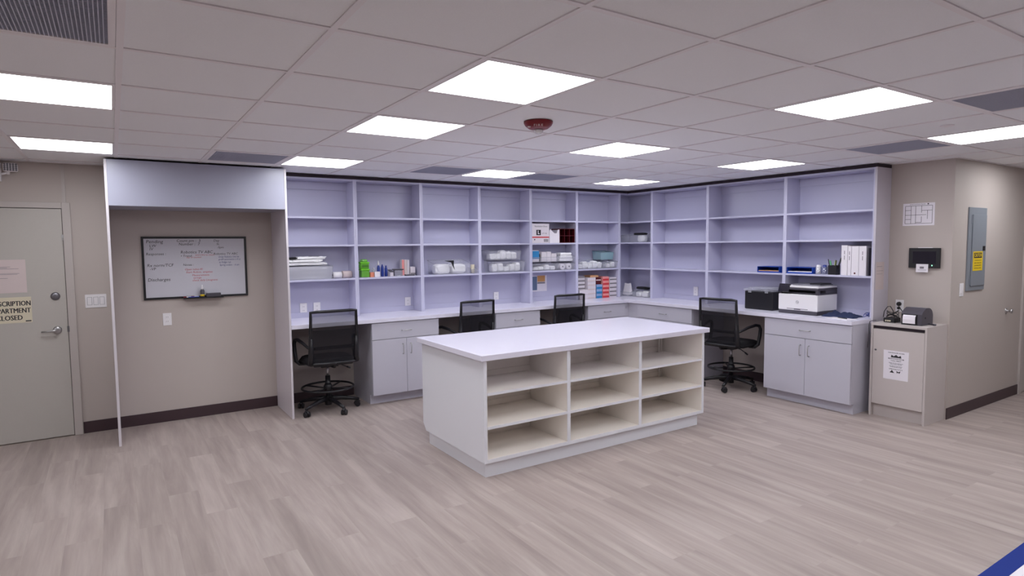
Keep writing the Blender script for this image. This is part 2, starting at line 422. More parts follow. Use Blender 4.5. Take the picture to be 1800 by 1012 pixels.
MB().lathe((-0.489, YB-0.022, 1.240), [(0.034, 0.0), (0.034, -0.007), (0.026, -0.014), (0.014, -0.017), (0.004, -0.018)], 28, 'y').box(-0.4915, YB-0.046, 1.222, -0.4865, YB-0.038, 1.258).build('deadbolt', M_STEELD, d)
B(x1-0.006, YB-0.034, 0.925, x1+0.010, YB-0.028, 0.975, 0.001).build('strike_plate', M_STEELD, d)
MB().box(x1-0.010, YB-0.036, 1.742, x1+0.008, YB-0.028, 1.770, 0.002).box(x1-0.004, YB-0.040, 1.722, x1+0.003, YB-0.030, 1.745).build('latch_catch', M_CHROME, d)
struct(B(-0.402, YB-0.012, 2.045, -0.376, YB, 2.370).build('trim_2', M_TRIMW))
# sign and notice on the door
s = thing('closed_sign', (-0.806, YB-0.024, 1.03), 'cream paper sign with black capitals reading PRESCRIPTION DEPARTMENT CLOSED on the door', 'sign')
B(-0.957, YB-0.0245, 1.028, -0.655, YB-0.0225, 1.245).build('sheet', M_CREAMP, s)
t = MB(); yy = YB-0.0245
for k, (tx, wd) in enumerate((('PRESCRIPTION', 0.276), ('DEPARTMENT', 0.270), ('CLOSED', 0.172))):
    for q_ in range(4): t.text(tx, 0.058, ((-0.799 if k < 2 else -0.806)+0.0011*(q_-1.5), yy, 1.190-0.060*k), (1, 0, 0), (0, 0, 1), wfit=wd, out=0.0005+0.00006*q_)
t.build('lettering', M_INK, s)
t = MB().box(-0.700, yy-0.0006, 1.036, -0.662, yy, 1.046); t.build('imprint', M_INK, s)
s = thing('paper_notice', (-0.80, YB-0.024, 1.28), 'white typed paper notice taped to the door above the closed sign', 'notice')
MB().box(-0.905, YB-0.0245, 1.282, -0.678, YB-0.0225, 1.560).build('sheet', M_PINKP, s)
t = MB()
for k, (z, a, b_) in enumerate(((1.492, -0.86, -0.80), (1.484, -0.86, -0.725), (1.445, -0.86, -0.722), (1.437, -0.86, -0.735), (1.405, -0.86, -0.80), (1.50, -0.86, -0.78))):
    t.box(a, YB-0.025, z-0.0014, b_, YB-0.0244, z+0.0014)
t.build('typed_lines', M_GINK, s)
# switches, outlets
def plate(name, c, axis, kind, label, cat, wd=0.072, ht=0.116, group=None, mt=None):
    """wall plate; axis 'y' faces -y, 'x' faces -x"""
    x, y, z = c; r = thing(name, c, label, cat, group); mt = mt or M_WHITE
    def bx(u0, z0, u1, z1, d0, d1, bev=0.0):
        if axis == 'y': return B(x+u0, y-d1, z+z0, x+u1, y-d0, z+z1, bev)
        return B(x-d1, y-u1, z+z0, x-d0, y-u0, z+z1, bev)
    bx(-wd/2, -ht/2, wd/2, ht/2, 0, 0.006, 0.002).build('cover_plate', mt, r)
    if kind == 'outlet':
        for dz in (0.020, -0.020):
            sk = bx(-0.016, dz-0.014, 0.016, dz+0.014, 0.006, 0.008, 0.001).build('socket', mt, r)
            for dx in (-0.006, 0.006): bx(dx-0.0012, dz-0.003, dx+0.0012, dz+0.006, 0.008, 0.0083).build('slot', M_DGREY, sk)
    elif kind == 'switch3':
        for dx in (-0.046, 0, 0.046):
            bx(dx-0.018, -0.035, dx+0.018, 0.035, 0.006, 0.0066).build('rocker_gap_shade', M_MGREY, r)  # grey rim imitates the shaded recess around each rocker
            bx(dx-0.016, -0.033, dx+0.016, 0.033, 0.0067, 0.010, 0.0015).build('rocker', mt, r)
    elif kind == 'switch':
        bx(-0.016, -0.033, 0.016, 0.033, 0.006, 0.010, 0.0015).build('rocker', mt, r)
    return r
plate('light_switch', (-0.202, YB, 1.181), 'y', 'switch3', 'white triple rocker light switch between the door and the alcove', 'light switch', 0.158, 0.118)
plate('wall_outlet', (0.346, YB, 0.975), 'y', 'outlet', 'white outlet on the beige wall below the whiteboard', 'outlet')
plate('light_switch', (6.515, YJ, 1.188), 'y', 'switch', 'white single rocker switch beside the grey electrical panel', 'light switch', 0.078, 0.122)
for x, lb in ((1.600, 'white outlet above the desk left of the first chair, left of its pair'), (1.740, 'white outlet above the desk at the first chair, right of its pair'), (2.782, 'white outlet in the second shelving bay from the alcove'), (3.985, 'white outlet in the fourth shelving bay behind the second chair')):
    plate('wall_outlet', (x, YB-0.016, 0.995), 'y', 'outlet', lb, 'outlet', group='outlets above the counter')
plate('wall_outlet', (XR-0.016, 3.21, 1.02), 'x', 'outlet', 'white outlet in the right-hand shelving behind the far right chair', 'outlet', group='outlets above the counter')
# emergency light, top left
s = thing('emergency_light', (-0.95, YB, 2.20), 'white emergency light with faceted lamp head in the upper left corner', 'emergency light')
B(-1.15, YB-0.075, 2.205, -0.795, YB, 2.362, 0.008).build('body', M_WHITE, s)
MB().box(-0.775, YB-0.115, 2.285, -0.682, YB-0.050, 2.352, 0.010).build('lamp_head', M_WHITE, s)
MB().cyl((-0.80, YB-0.05, 2.262), (-0.745, YB-0.06, 2.278), 0.009).cyl((-0.748, YB-0.062, 2.262), (-0.745, YB-0.07, 2.300), 0.011).build('bracket', M_WHITE, s)
g = MB()
for a in range(5):
    for b_ in range(4):
        cx_ = -0.767+0.0185*a+0.004; cz_ = 2.293+0.0155*b_+0.002
        g.lathe((cx_, YB-0.1155, cz_), [(0.0085, 0.0), (0.006, -0.004), (0.001, -0.005)], 6, 'y', smooth=False)
g.build('faceted_lens', M_MGREY, s)

# ------------------------------------------------------------------ alcove surround
s = thing('alcove_surround', (0.63, 4.15, 0), 'pale lavender laminate header and two full-height side panels framing the whiteboard alcove', 'wall surround')
YN = 3.834
B(-0.086, YN, 0, -0.067, YB-0.0005, 2.368, 0.001).build('side_panel', M_SIDE, s)
B(1.310, YN, 0, 1.329, YB-0.0005, 2.368, 0.001).build('side_panel', M_SIDE, s)
MB().box(-0.0665, YN+0.002, 1.994, 1.3095, YN+0.020, 2.368, 0.001).box(-0.0665, YN+0.0205, 1.994, 1.3095, YB-0.0005, 2.012).build('header_panel', M_HEAD, s)

# whiteboard
s = thing('whiteboard', (0.615, YB, 1.165), 'black-framed whiteboard with handwritten notes on the alcove wall', 'whiteboard')
bx0, bx1, bz0, bz1 = 0.165, 1.062, 1.166, 1.752
B(bx0+0.012, YB-0.012, bz0+0.012, bx1-0.012, YB-0.001, bz1-0.012).build('board_surface', M_WB, s)
f = MB(); w_ = 0.019
f.box(bx0, YB-0.020, bz0, bx1, YB-0.001, bz0+w_, 0.002).box(bx0, YB-0.020, bz1-w_, bx1, YB-0.001, bz1, 0.002).box(bx0, YB-0.020, bz0+w_, bx0+w_, YB-0.001, bz1-w_, 0.002).box(bx1-w_, YB-0.020, bz0+w_, bx1, YB-0.001, bz1-w_, 0.002)
f.build('frame', M_BLACK, s)
MB().box(0.485, YB-0.078, bz0-0.004, 0.830, YB-0.020, bz0+0.002).box(0.485, YB-0.080, bz0-0.004, 0.830, YB-0.076, bz0+0.010).build('marker_tray', M_BLACK, s)
yw = YB-0.0122
def notes(lst, m_, nm, wf=None):
    t = MB()
    for tx, sz, fx_, fz in lst:
        t.text(tx, sz, (bx0+0.02+fx_*(bx1-bx0-0.04), yw, bz1-0.02-fz*(bz1-bz0-0.04)), (1, 0, 0), (0, 0, 1), align='LEFT', shear=0.15, out=0.0006, wfit=wf[lst.index((tx, sz, fx_, fz))] if wf else None)
    t.build(nm, m_, s)
notes([('Pending', .044, .02, .05), ('LW', .036, .05, .12), ('IV', .036, .05, .175), ('Responses :', .034, .015, .26), ('Rx norm/TCF', .038, .02, .455), ('-VP', .034, .045, .515), ('Discharges', .042, .02, .70),
       ('Count pm :  3', .036, .31, .035), ('Number :  7', .036, .33, .095), ('Robotics TV ABC', .038, .345, .235), ('• Trend', .03, .345, .30), ('Notes :', .03, .365, .455), ('Day', .032, .68, .035), ('SL', .028, .71, .095), ('-5pm', .028, .715, .155), ('Robotics TV ABC', .030, .675, .27)], M_INK, 'black_handwriting')
notes([('Order Robotics Unit list', .027, .725, .325), ('prefill automation x 4 cc', .027, .725, .37), ('in fridge run', .027, .73, .42), ('Spring orders  - 6 am', .027, .735, .47)], M_BINK, 'blue_handwriting', (0.185, 0.200, 0.105, 0.175))
notes([('Open tubes 81', .026, .38, .535), ('Start Robos, empties', .027, .39, .585), ('Measurements', .025, .45, .64), ('syringe', .025, .46, .685), ('check daily Linograms', .025, .45, .73), ('extra line to count', .022, .49, .285), ('top of counter', .022, .40, .325)], M_RINK, 'red_handwriting')
zt_ = bz0+0.0025
for x, mt, lb in ((0.498, M_RED, 'white dry-erase marker with red cap, left one on the whiteboard tray'), (0.565, M_RED, 'white dry-erase marker with red cap, right one on the whiteboard tray')):
    m_ = thing('marker', (x, YB-0.05, zt_), lb, 'marker', 'red-capped markers on the tray')
    MB().cyl((x, YB-0.05, zt_+0.0085), (x+0.052, YB-0.052, zt_+0.0085), 0.008, seg=12).build('barrel', M_WHITE, m_)
    MB().cyl((x-0.012, YB-0.05, zt_+0.0085), (x+0.013, YB-0.0505, zt_+0.0085), 0.0088, seg=12).build('cap', M_RED, m_)
m_ = thing('marker', (0.60, YB-0.068, zt_), 'blue dry-erase marker lying in front of the red-capped ones', 'marker')
MB().cyl((0.525, YB-0.068, zt_+0.007), (0.618, YB-0.068, zt_+0.007), 0.0068, seg=12).build('barrel', M_BLUE, m_)
m_ = thing('spray_bottle', (0.648, YB-0.052, zt_), 'small whiteboard cleaner bottle, white cap and black-yellow label, on the tray', 'bottle')
MB().lathe((0.648, YB-0.050, zt_), [(0.018, 0), (0.019, 0.004), (0.019, 0.066), (0.011, 0.080)], 20).build('bottle_body', M_DGREY, m_)
MB().lathe((0.648, YB-0.050, zt_), [(0.0195, 0.012), (0.0195, 0.030)], 20).build('label_band', M_YEL, m_)
MB().lathe((0.648, YB-0.050, zt_+0.078), [(0.012, 0), (0.012, 0.018), (0.006, 0.022), (0.005, 0.042), (0.002, 0.044)], 14).build('cap', M_WHITE, m_)
tag(B(0.682, YB-0.074, zt_, 0.808, YB-0.026, zt_+0.040, 0.005).build('whiteboard_eraser', M_DGREY), 'grey block eraser on the whiteboard tray', 'eraser')

# ------------------------------------------------------------------ shelving
ZS = 2.348; Z1 = 1.953; Z2 = 1.665; Z3 = 1.309; ZC = 0.900; th = 0.019
YS = 4.225; XS = 6.045
UB = YB-0.0005; UR = XR-0.0005
def unit_back(x0, x1, label):
    r = thing('shelf_unit', ((x0+x1)/2, YB, ZC), label, 'shelf unit', 'open shelf units along the counter')
    z0 = ZC+0.0005
    for a in (x0+0.0003, x1-th-0.0003): B(a, YS, z0, a+th, UB-0.0125, ZS, 0.0012).build('side_panel', M_LAME, r)
    B(x0+0.0003, UB-0.012, z0, x1-0.0003, UB, ZS).build('back_panel', M_LAM, r)
    B(x0+th+0.0005, YS+0.001, ZS-th, x1-th-0.0005, UB-0.0125, ZS).build('top_panel', M_LAM, r)
    for z in (Z1, Z2, Z3): B(x0+th+0.0005, YS+0.002, z-th, x1-th-0.0005, UB-0.0125, z, 0.0012).build('shelf', M_LAME, r)
    B(x0+th+0.0005, UB-0.026, ZS-th-0.085, x1-th-0.0005, UB-0.0125, ZS-th-0.0003, 0.001).build('hanging_rail', M_LAM, r)
    B(x0+th+0.0005, UB-0.026, z0, x1-th-0.0005, UB-0.0125, z0+0.055, 0.001).build('bottom_rail', M_LAM, r)
    return r
BX = [1.3295, 2.113, 2.874, 3.632, 4.378, 5.125, 5.890]
names = ['first from the alcove', 'second from the alcove, holding green tubs', 'third from the alcove',
         'fourth from the alcove', 'fifth from the alcove', 'sixth from the alcove']
for k in range(6): unit_back(BX[k], BX[k+1], 'white open shelf unit, ' + names[k])
def unit_right(y0, y1, label):
    r = thing('shelf_unit', (XR, (y0+y1)/2, ZC), label, 'shelf unit', 'open shelf units along the counter')
    z0 = ZC+0.0005
    for a in (y0+0.0003, y1-th-0.0003): B(XS, a, z0, UR-0.0125, a+th, ZS, 0.0012).build('side_panel', M_LAME, r)
    B(UR-0.012, y0+0.0003, z0, UR, y1-0.0003, ZS).build('back_panel', M_LAM, r)
    B(XS+0.001, y0+th+0.0005, ZS-th, UR-0.0125, y1-th-0.0005, ZS).build('top_panel', M_LAM, r)
    for z in (Z1, Z2, Z3): B(XS+0.002, y0+th+0.0005, z-th, UR-0.0125, y1-th-0.0005, z, 0.0012).build('shelf', M_LAME, r)
    B(UR-0.026, y0+th+0.0005, ZS-th-0.085, UR-0.0125, y1-th-0.0005, ZS-th-0.0003, 0.001).build('hanging_rail', M_LAM, r)
    B(UR-0.026, y0+th+0.0005, z0, UR-0.0125, y1-th-0.0005, z0+0.055, 0.001).build('bottom_rail', M_LAM, r)
    return r
RY = [3.769, 2.847, 1.815, 0.8845]
for k, nm in enumerate(('next to the corner unit, all shelves empty', 'middle one, above the black file box', 'last one, above the printer with white binders')):
    unit_right(RY[k+1], RY[k], 'white shelf unit, right wall, ' + nm)
# L-shaped corner unit
r = thing('corner_shelf_unit', (6.1, 4.3, ZC), 'white L-shaped corner shelf unit where the two shelving runs meet', 'shelf unit')
cx0 = 5.8905; cy0 = 3.7695; z0 = ZC+0.0005
B(cx0, YS, z0, cx0+th, UB-0.0125, ZS, 0.001).build('side_panel', M_LAME, r)
B(XS, cy0, z0, UR-0.0125, cy0+th, ZS, 0.001).build('side_panel', M_LAME, r)
B(cx0, UB-0.012, z0, UR-0.0125, UB, ZS).build('back_panel', M_LAM, r)
B(UR-0.012, cy0, z0, UR, UB, ZS).build('back_panel', M_LAM, r)
ax, ay = cx0+th+0.0005, cy0+th+0.0005
for z, nm in ((ZS, 'top_panel'), (Z1, 'shelf'), (Z2, 'shelf'), (Z3, 'shelf')):
    MB().prism([(ax, YS+0.002), (XS+0.002, YS+0.002), (XS+0.002, ay), (UR-0.0125, ay), (UR-0.0125, UB-0.0125), (ax, UB-0.0125)], 'z', z-th, z).build(nm, M_LAME if nm == 'shelf' else M_LAM, r)
# full-height end panel closing the right run
s = thing('end_panel', (6.17, 0.872, 0), 'tall white panel closing the right end of the shelving', 'panel')
B(6.030, 0.864, 0, UR, 0.8835, ZS, 0.001).build('panel_board', M_ENDP, s)
tag(MB().m(M_PINKP).box(6.052, 0.8622, 1.178, 6.205, 0.8636, 1.446).m(M_GINK).box(6.07, 0.8616, 1.40, 6.17, 0.8622, 1.403).box(6.07, 0.8616, 1.36, 6.19, 0.8622, 1.362).box(6.07, 0.8616, 1.33, 6.18, 0.8622, 1.332).build('paper_notice'),
    'pinkish paper sheet taped to the end panel of the shelving above the beige cabinet', 'notice')
# ------------------------------------------------------------------ countertop (L) and base cabinets
cb_ = MB().m(M_TOP)
XF = 5.690; YF = 3.838; ct = 0.040
cb_.prism([(1.3295, YF), (XF, YF), (XF, 0.8845), (UR, 0.8845), (UR, UB), (1.3295, UB)], 'z', ZC-ct, ZC)
es = [e for e in cb_.bm.edges]
bmesh.ops.bevel(cb_.bm, geom=es, offset=0.002, segments=2, affect='EDGES')
tag(cb_.build('countertop'), 'long white L-shaped countertop under the two shelving runs', 'countertop')
ZT = ZC-ct-0.0005
def pull(parent, c, d, n, L=0.105, pr_=0.028):
    """bar pull: centre c, direction d along the bar, outward normal n"""
    c, d, n = Vector(c), Vector(d), Vector(n)
    a = c - d*L/2; b = c + d*L/2
    MB().tube([a, a+n*pr_*0.8, a+n*pr_+d*0.008, b+n*pr_-d*0.008, b+n*pr_*0.8, b], 0.0042, 8).build('handle', M_CHROME, parent)
def base_back(x0, x1, label, doors=2):
    yf = 3.872
    r = thing('base_cabinet', ((x0+x1)/2, 4.15, 0), label, 'cabinet', 'white base cabinets under the counter')
    B(x0, yf+0.001, 0.10, x1, UB-0.01, ZT).build('body', M_CAB, r)
    B(x0, yf+0.070, 0, x1, UB-0.01, 0.0995).build('toe_kick', M_CAB, r)
    g = 0.0016
    dr = B(x0+g, yf-0.019, 0.682, x1-g, yf, ZT-0.008, 0.0015).build('drawer', M_CAB, r)
    pull(dr, ((x0+x1)/2, yf-0.019, 0.762), (1, 0, 0), (0, -1, 0))
    mid = (x0+x1)/2
    for a, b, hx in ((x0+g, mid-g, mid-0.045), (mid+g, x1-g, mid+0.045)):
        dd = B(a, yf-0.019, 0.103, b, yf, 0.677, 0.0015).build('door', M_CAB, r)
        pull(dd, (hx, yf-0.019, 0.565), (0, 0, 1), (0, -1, 0))
    return r
base_back(2.124, 2.885, 'white base cabinet between the first and second chairs on the back wall')
base_back(3.614, 4.246, 'white base cabinet between the second and third chairs, partly behind the island')
base_back(4.999, 5.650, 'white base cabinet right of the third chair, beside the counter corner')
def base_right(y0, y1, label):
    xf = 5.722
    r = thing('base_cabinet', (6.0, (y0+y1)/2, 0), label, 'cabinet', 'white base cabinets under the counter')
    B(xf+0.001, y0, 0.10, UR-0.01, y1, ZT).build('body', M_CAB, r)
    B(xf+0.050, y0+0.004, 0, UR-0.01, y1, 0.0995).build('toe_kick', M_CAB, r)
    g = 0.0016
    dr = B(xf-0.019, y0+g, 0.682, xf, y1-g, ZT-0.008, 0.0015).build('drawer', M_CAB, r)
    pull(dr, (xf-0.019, (y0+y1)/2, 0.762), (0, 1, 0), (-1, 0, 0))
    mid = (y0+y1)/2
    for a, b, hy in ((y0+g, mid-g, mid-0.045), (mid+g, y1-g, mid+0.045)):
        dd = B(xf-0.019, a, 0.103, xf, b, 0.677, 0.0015).build('door', M_CAB, r)
        pull(dd, (xf-0.019, hy, 0.56), (0, 0, 1), (-1, 0, 0))
    return r
base_right(2.778, 3.686, 'white base cabinet with wide drawer beside the counter corner on the right run')
base_right(0.8900, 1.805, 'white base cabinet with two doors under the printer')
tag(MB().prism([(5.6505, 3.8725), (5.7225, 3.8725), (5.7225, 3.6865), (5.745, 3.6865), (5.745, 3.895), (5.6505, 3.895)], 'z', 0.10, ZT).build('corner_filler', M_CAB), 'narrow white filler strip joining the two base cabinets in the corner', 'filler strip')

# ------------------------------------------------------------------ island
r = thing('storage_island', (3.2, 1.98, 0), 'large white island with nine open cubbies and a thick white top', 'island')
ix0, ix1, iy0, iy1 = 2.056, 4.352, 1.483, 2.492; zt_ = 0.8445; yi = 1.985; zb_ = 0.112
MB().box(2.024, 1.458, zt_+0.0005, 4.394, 2.522, 0.886, 0.003).build('island_top', M_TOP, r)
for a in (ix0, ix1-0.024):
    ia = a+0.0242 if a == ix0 else a-0.0042
    MB().m(M_ISL).prism([(iy0, zb_), (iy1-0.055, zb_), (iy1, zb_+0.06), (iy1, zt_), (iy0, zt_)], 'x', a, a+0.024).m(M_CREAM).box(ia, iy0+0.004, zb_+0.026, ia+0.004, yi, zt_).build('end_panel', None, r)
for c in (2.806, 3.560):
    MB().m(M_CREAM).box(c-0.015, iy0+0.002, zb_+0.026, c+0.015, yi, zt_).m(M_ISL).box(c-0.0152, iy0, zb_+0.026, c+0.0152, iy0+0.003, zt_).build('divider', None, r)
for a, b in ((ix0+0.0285, 2.7905), (2.8215, 3.5445), (3.5755, ix1-0.0285)):
    for z in (0.612, 0.372):
        MB().m(M_CREAM).box(a, iy0+0.004, z-0.019, b, yi, z).m(M_ISL).box(a, iy0+0.001, z-0.0192, b, iy0+0.0045, z+0.0002).build('shelf', None, r)
MB().m(M_CREAM).box(ix0+0.0245, iy0+0.004, zb_, ix1-0.0245, iy1-0.06, zb_+0.0255).m(M_ISL).box(ix0+0.0245, iy0, zb_, ix1-0.0245, iy0+0.0045, zb_+0.0257).build('bottom_panel', None, r)
B(ix0+0.0245, yi+0.0005, zb_+0.026, ix1-0.0245, yi+0.016, zt_).build('back_panel', M_CREAM, r)
B(ix0+0.0245, iy1-0.02, zb_+0.06, ix1-0.0245, iy1, zt_).build('rear_panel', M_ISL, r)
for a, b in ((ix0+0.0285, 2.7905), (2.8215, 3.5445), (3.5755, ix1-0.0285)):
    B(a, yi-0.014, zt_-0.075, b, yi-0.0002, zt_-0.0005, 0.001).build('nailer_rail', M_CREAM, r)
    for z in (0.612, 0.372): B(a, yi-0.012, z+0.0005, b, yi-0.0002, z+0.045, 0.001).build('nailer_rail', M_CREAM, r)
B(2.083, 1.521, 0, 4.312, 2.436, zb_-0.0005).build('toe_kick', M_ISL, r)
cdt = MB().cyl((4.262, yi-0.045, 0.372), (4.262, yi-0.045, zt_-0.02), 0.008).cyl((4.292, yi-0.045, 0.372), (4.292, yi-0.045, zt_-0.02), 0.006)
cdt.box(4.225, yi-0.075, zt_-0.09, 4.320, yi-0.02, zt_-0.001, 0.004).build('conduit', M_CREAM, r)
MB().tube([(4.262, yi-0.045, 0.350), (4.262, yi-0.05, 0.315), (4.280, yi-0.10, 0.30), (4.310, yi-0.12, 0.31)], 0.006).box(4.250, yi-0.055, 0.290, 4.272, yi-0.035, 0.302).build('cable_stub', M_BEIGE, r)

# ------------------------------------------------------------------ beige cabinet at the right
s = thing('low_cabinet', (6.1, 0.56, 0), 'low grey-beige cabinet with a printed sheet on its door, at the end of the counter', 'cabinet')
kx0, kx1, ky0, ky1, kz = 5.900, UR, 0.340, 0.815, 0.882
B(kx0, ky0, kz-0.022, kx1, ky1, kz, 0.001).build('top_board', M_BEIGE, s)
B(kx0+0.002, ky0, 0, kx1, ky0+0.018, kz-0.0225, 0.001).build('side_panel', M_BEIGE, s)
B(kx0+0.002, ky1-0.018, 0, kx1, ky1, kz-0.0225, 0.001).build('side_panel', M_BEIGE, s)
B(kx0+0.045, ky0+0.0185, 0.0, kx0+0.06, ky1-0.0185, 0.118).build('plinth', M_BEIGE, s)
B(kx0+0.03, ky0+0.0185, 0.1185, kx1, ky1-0.0185, kz-0.05).build('carcass', M_BEIGE, s)
B(kx0+0.022, ky0+0.0185, kz-0.0495, kx0+0.04, ky1-0.0185, kz-0.0225).build('shadow_rail', M_DARK, s)
dd = B(kx0+0.004, ky0+0.0205, 0.122, kx0+0.022, ky1-0.0205, kz-0.055, 0.001).build('door', M_BEIGE, s)
MB().lathe((kx0+0.004, 0.768, 0.632), [(0.009, 0.0), (0.009, -0.004), (0.002, -0.005)], 16, 'x').build('lock', M_STEELD, dd)
s = thing('paper_notice', (kx0+0.002, 0.59, 0.37), 'white printed sheet with emblem and centred text on the beige cabinet door', 'notice')
xp = kx0+0.0035
MB().quad([(xp, 0.697, 0.641), (xp, 0.694, 0.374), (xp, 0.482, 0.374), (xp, 0.480, 0.641)]).box(xp-0.0006, 0.482, 0.375, xp, 0.695, 0.640).build('sheet', M_PAPER, s)
t = MB(); xq = xp-0.0006
def tl(tx, sz, z, wd): t.text(tx, sz, (xq, 0.588, z), (0, -1, 0), (0, 0, 1), wfit=wd, out=0.0005, bold=0.0003)
tl('CONTROLLED ACCESS', .012, .621, .14); tl('MEDICATION ROOM', .016, .566, .135); tl('CALL FIRST', .013, .548, .09)
tl('Please ring for assistance', .008, .527, .12); tl('before entering this area', .008, .517, .10); tl('All visitors must sign in', .008, .500, .11); tl('with the attendant on duty', .008, .491, .10); tl('OPEN DAILY 8 TO 5', .013, .470, .115)
t.prism([(0.588-0.045, 0.578), (0.588-0.040, 0.602), (0.588-0.02, 0.590), (0.588, 0.606), (0.588+0.02, 0.590), (0.588+0.040, 0.602), (0.588+0.045, 0.578)], 'x', xq-0.0005, xq)
t.prism([(0.640, 0.436), (0.620, 0.462), (0.600, 0.436)], 'x', xq-0.0005, xq).prism([(0.582, 0.458), (0.576, 0.434), (0.566, 0.446), (0.556, 0.434), (0.546, 0.458), (0.566, 0.450)], 'x', xq-0.0005, xq)
t.build('printing', M_INK, s)

# ------------------------------------------------------------------ drafting chairs
def make_chair():
    r = thing('drafting_chair', (0, 0, 0), None, 'office chair', 'black mesh drafting chairs at the counter')
    # local frame: faces +y, hub at origin
    MB().cyl((0, 0, 0.055), (0, 0, 0.145), 0.034, 0.030).lathe((0, 0, 0.105), [(0.045, 0), (0.045, 0.012), (0.034, 0.03)], 20).build('hub', M_BLACK, r)
    MB().cyl((0, 0, 0.14), (0, 0, 0.350), 0.026, 0.024, 24).lathe((0, 0, 0.19), [(0.042, 0), (0.042, 0.055), (0.027, 0.085)], 24).build('column_sleeve', M_BLACK, r)
    MB().cyl((0, 0, 0.350), (0, 0, 0.455), 0.0135, seg=20).build('gas_lift', M_CHROME, r)
    for k in range(5):
        a = math.radians(-148 + 72*k); d = Vector((math.cos(a), math.sin(a), 0)); n = Vector((-d.y, d.x, 0))
        lg = MB().tube([d*0.02+Vector((0, 0, 0.118)), d*0.12+Vector((0, 0, 0.112)), d*0.22+Vector((0, 0, 0.094)), d*0.305+Vector((0, 0, 0.074))], 0.02, 10, radii=[0.026, 0.023, 0.018, 0.014]).build('leg', M_BLACK, r)
        cc = d*0.300; cs = MB(); a2 = a + 0.9*(k-2); e = Vector((math.cos(a2), math.sin(a2), 0)); hn = Vector((-e.y, e.x, 0))
        for sgn in (-1, 1):
            c0 = cc + hn*0.008*sgn - e*0.012 + Vector((0, 0, 0.0265)); c1 = cc + hn*0.026*sgn - e*0.012 + Vector((0, 0, 0.0265))
            cs.cyl(c0, c1, 0.0262, seg=18)
        cs.cyl(cc+Vector((0, 0, 0.04)), cc+Vector((0, 0, 0.075)), 0.009, seg=10)
        cs.tube([cc - e*0.040+Vector((0, 0, 0.030)), cc - e*0.030+Vector((0, 0, 0.052)), cc+Vector((0, 0, 0.056)), cc + e*0.012+Vector((0, 0, 0.045))], 0.012, 8)
        cs.build('caster', M_BLACK, lg)
    ring = [(0.250*math.cos(2*PI*i/40), 0.250*math.sin(2*PI*i/40), 0.236) for i in range(40)]
    MB().tube(ring, 0.0105, 8, closed=True).build('foot_ring', M_BLACK, r)
    sp = MB()
    for k in range(4):
        a = math.radians(45+90*k); sp.tube([(0.03*math.cos(a), 0.03*math.sin(a), 0.222), (0.245*math.cos(a), 0.245*math.sin(a), 0.236)], 0.0085, 8)
    sp.build('ring_spokes', M_BLACK, r)
    MB().box(-0.085, -0.11, 0.452, 0.085, 0.10, 0.482, 0.008).box(-0.16, -0.03, 0.468, 0.16, 0.03, 0.486, 0.004).build('tilt_mechanism', M_BLACK, r)
    MB().tube([(0.06, 0.0, 0.462), (0.13, -0.02, 0.452), (0.185, -0.035, 0.428)], 0.005, 8).tube([(0.185, -0.035, 0.428), (0.22, -0.045, 0.412)], 0.009, 8).build('height_lever', M_BLACK, r)
    # seat: soft cushion
    st = MB(); N = 14; rows = []
    top = []; bot = []
    def sup(u, v):  # rounded-square map
        return u*math.sqrt(1-0.28*v*v), v*math.sqrt(1-0.28*u*u)
    for i in range(N+1):
        tr = []; br = []
        for j in range(N+1):
            u, v = -1+2*i/N, -1+2*j/N; a, b = sup(u, v); m_ = max(abs(u), abs(v))
            h = 0.050*(1-m_**6)**0.5
            front = 0.018*max(0, v)**3
            tr.append(st.bm.verts.new((a*0.262, b*0.245+0.015, 0.510+h-front))); br.append(None if m_ >= 0.999 else st.bm.verts.new((a*0.262, b*0.245+0.015, 0.510-0.026*(1-m_**6)**0.5)))
        top.append(tr); bot.append(br)
    for i in range(N+1):
        for j in range(N+1):
            if bot[i][j] is None: bot[i][j] = top[i][j]
    fs = []
    for i in range(N):
        for j in range(N):
            fs.append(st.bm.faces.new((top[i][j], top[i+1][j], top[i+1][j+1], top[i][j+1])))
            q = [bot[i][j], bot[i][j+1], bot[i+1][j+1], bot[i+1][j]]
            if len({*q} & {top[i][j], top[i+1][j], top[i+1][j+1], top[i][j+1]}) < 4: fs.append(st.bm.faces.new(q))
    for f_ in fs: f_.smooth = True
    st.build('seat', M_BLACKF, r)
    # back rest: curved frame
    def bp(u, t):
        """u -1..1 across, t 0..1 up"""
        hw = 0.232 - 0.018*t if t < 0.85 else 0.217
        return Vector((u*hw, -0.262 - 0.052*t + 0.030*(t-0.35)**2 - 0.024*(1-u*u)*(0.6+0.4*t), 0.520 + 0.510*t))
    fr = []
    K = 8
    for i in range(K+1): fr.append(bp(-1, i/K*0.985+0.005))
    for i in range(1, K): fr.append(bp(-1+2*i/K, 1))
    for i in range(K+1): fr.append(bp(1, 0.99-i/K*0.985))
    for i in range(1, K): fr.append(bp(1-2*i/K, 0))
    n = len(fr)
    fm = MB().tube(fr, 0.0145, 10, closed=True)
    # broad lower cheeks of the frame
    for sgn in (-1, 1):
        fm.tube([bp(sgn*0.96, 0.02), bp(sgn*0.95, 0.15), bp(sgn*0.95, 0.32), bp(sgn*0.97, 0.5)], 0.02, 8, radii=[0.026, 0.026, 0.021, 0.013])
    bk = fm.build('back_frame', M_BLACK, r)
    ms = MB(); g = []
    A_, B2 = 10, 12
    for j in range(B2+1): g.append([ms.bm.verts.new(bp(-0.97+1.94*i/A_, 0.01+0.98*j/B2)) for i in range(A_+1)])
    for j in range(B2):
        for i in range(A_):
            f_ = ms.bm.faces.new((g[j][i], g[j][i+1], g[j+1][i+1], g[j+1][i])); f_.smooth = True
    ms.build('back_mesh', M_MESH, r)
    lb = MB(); g = []
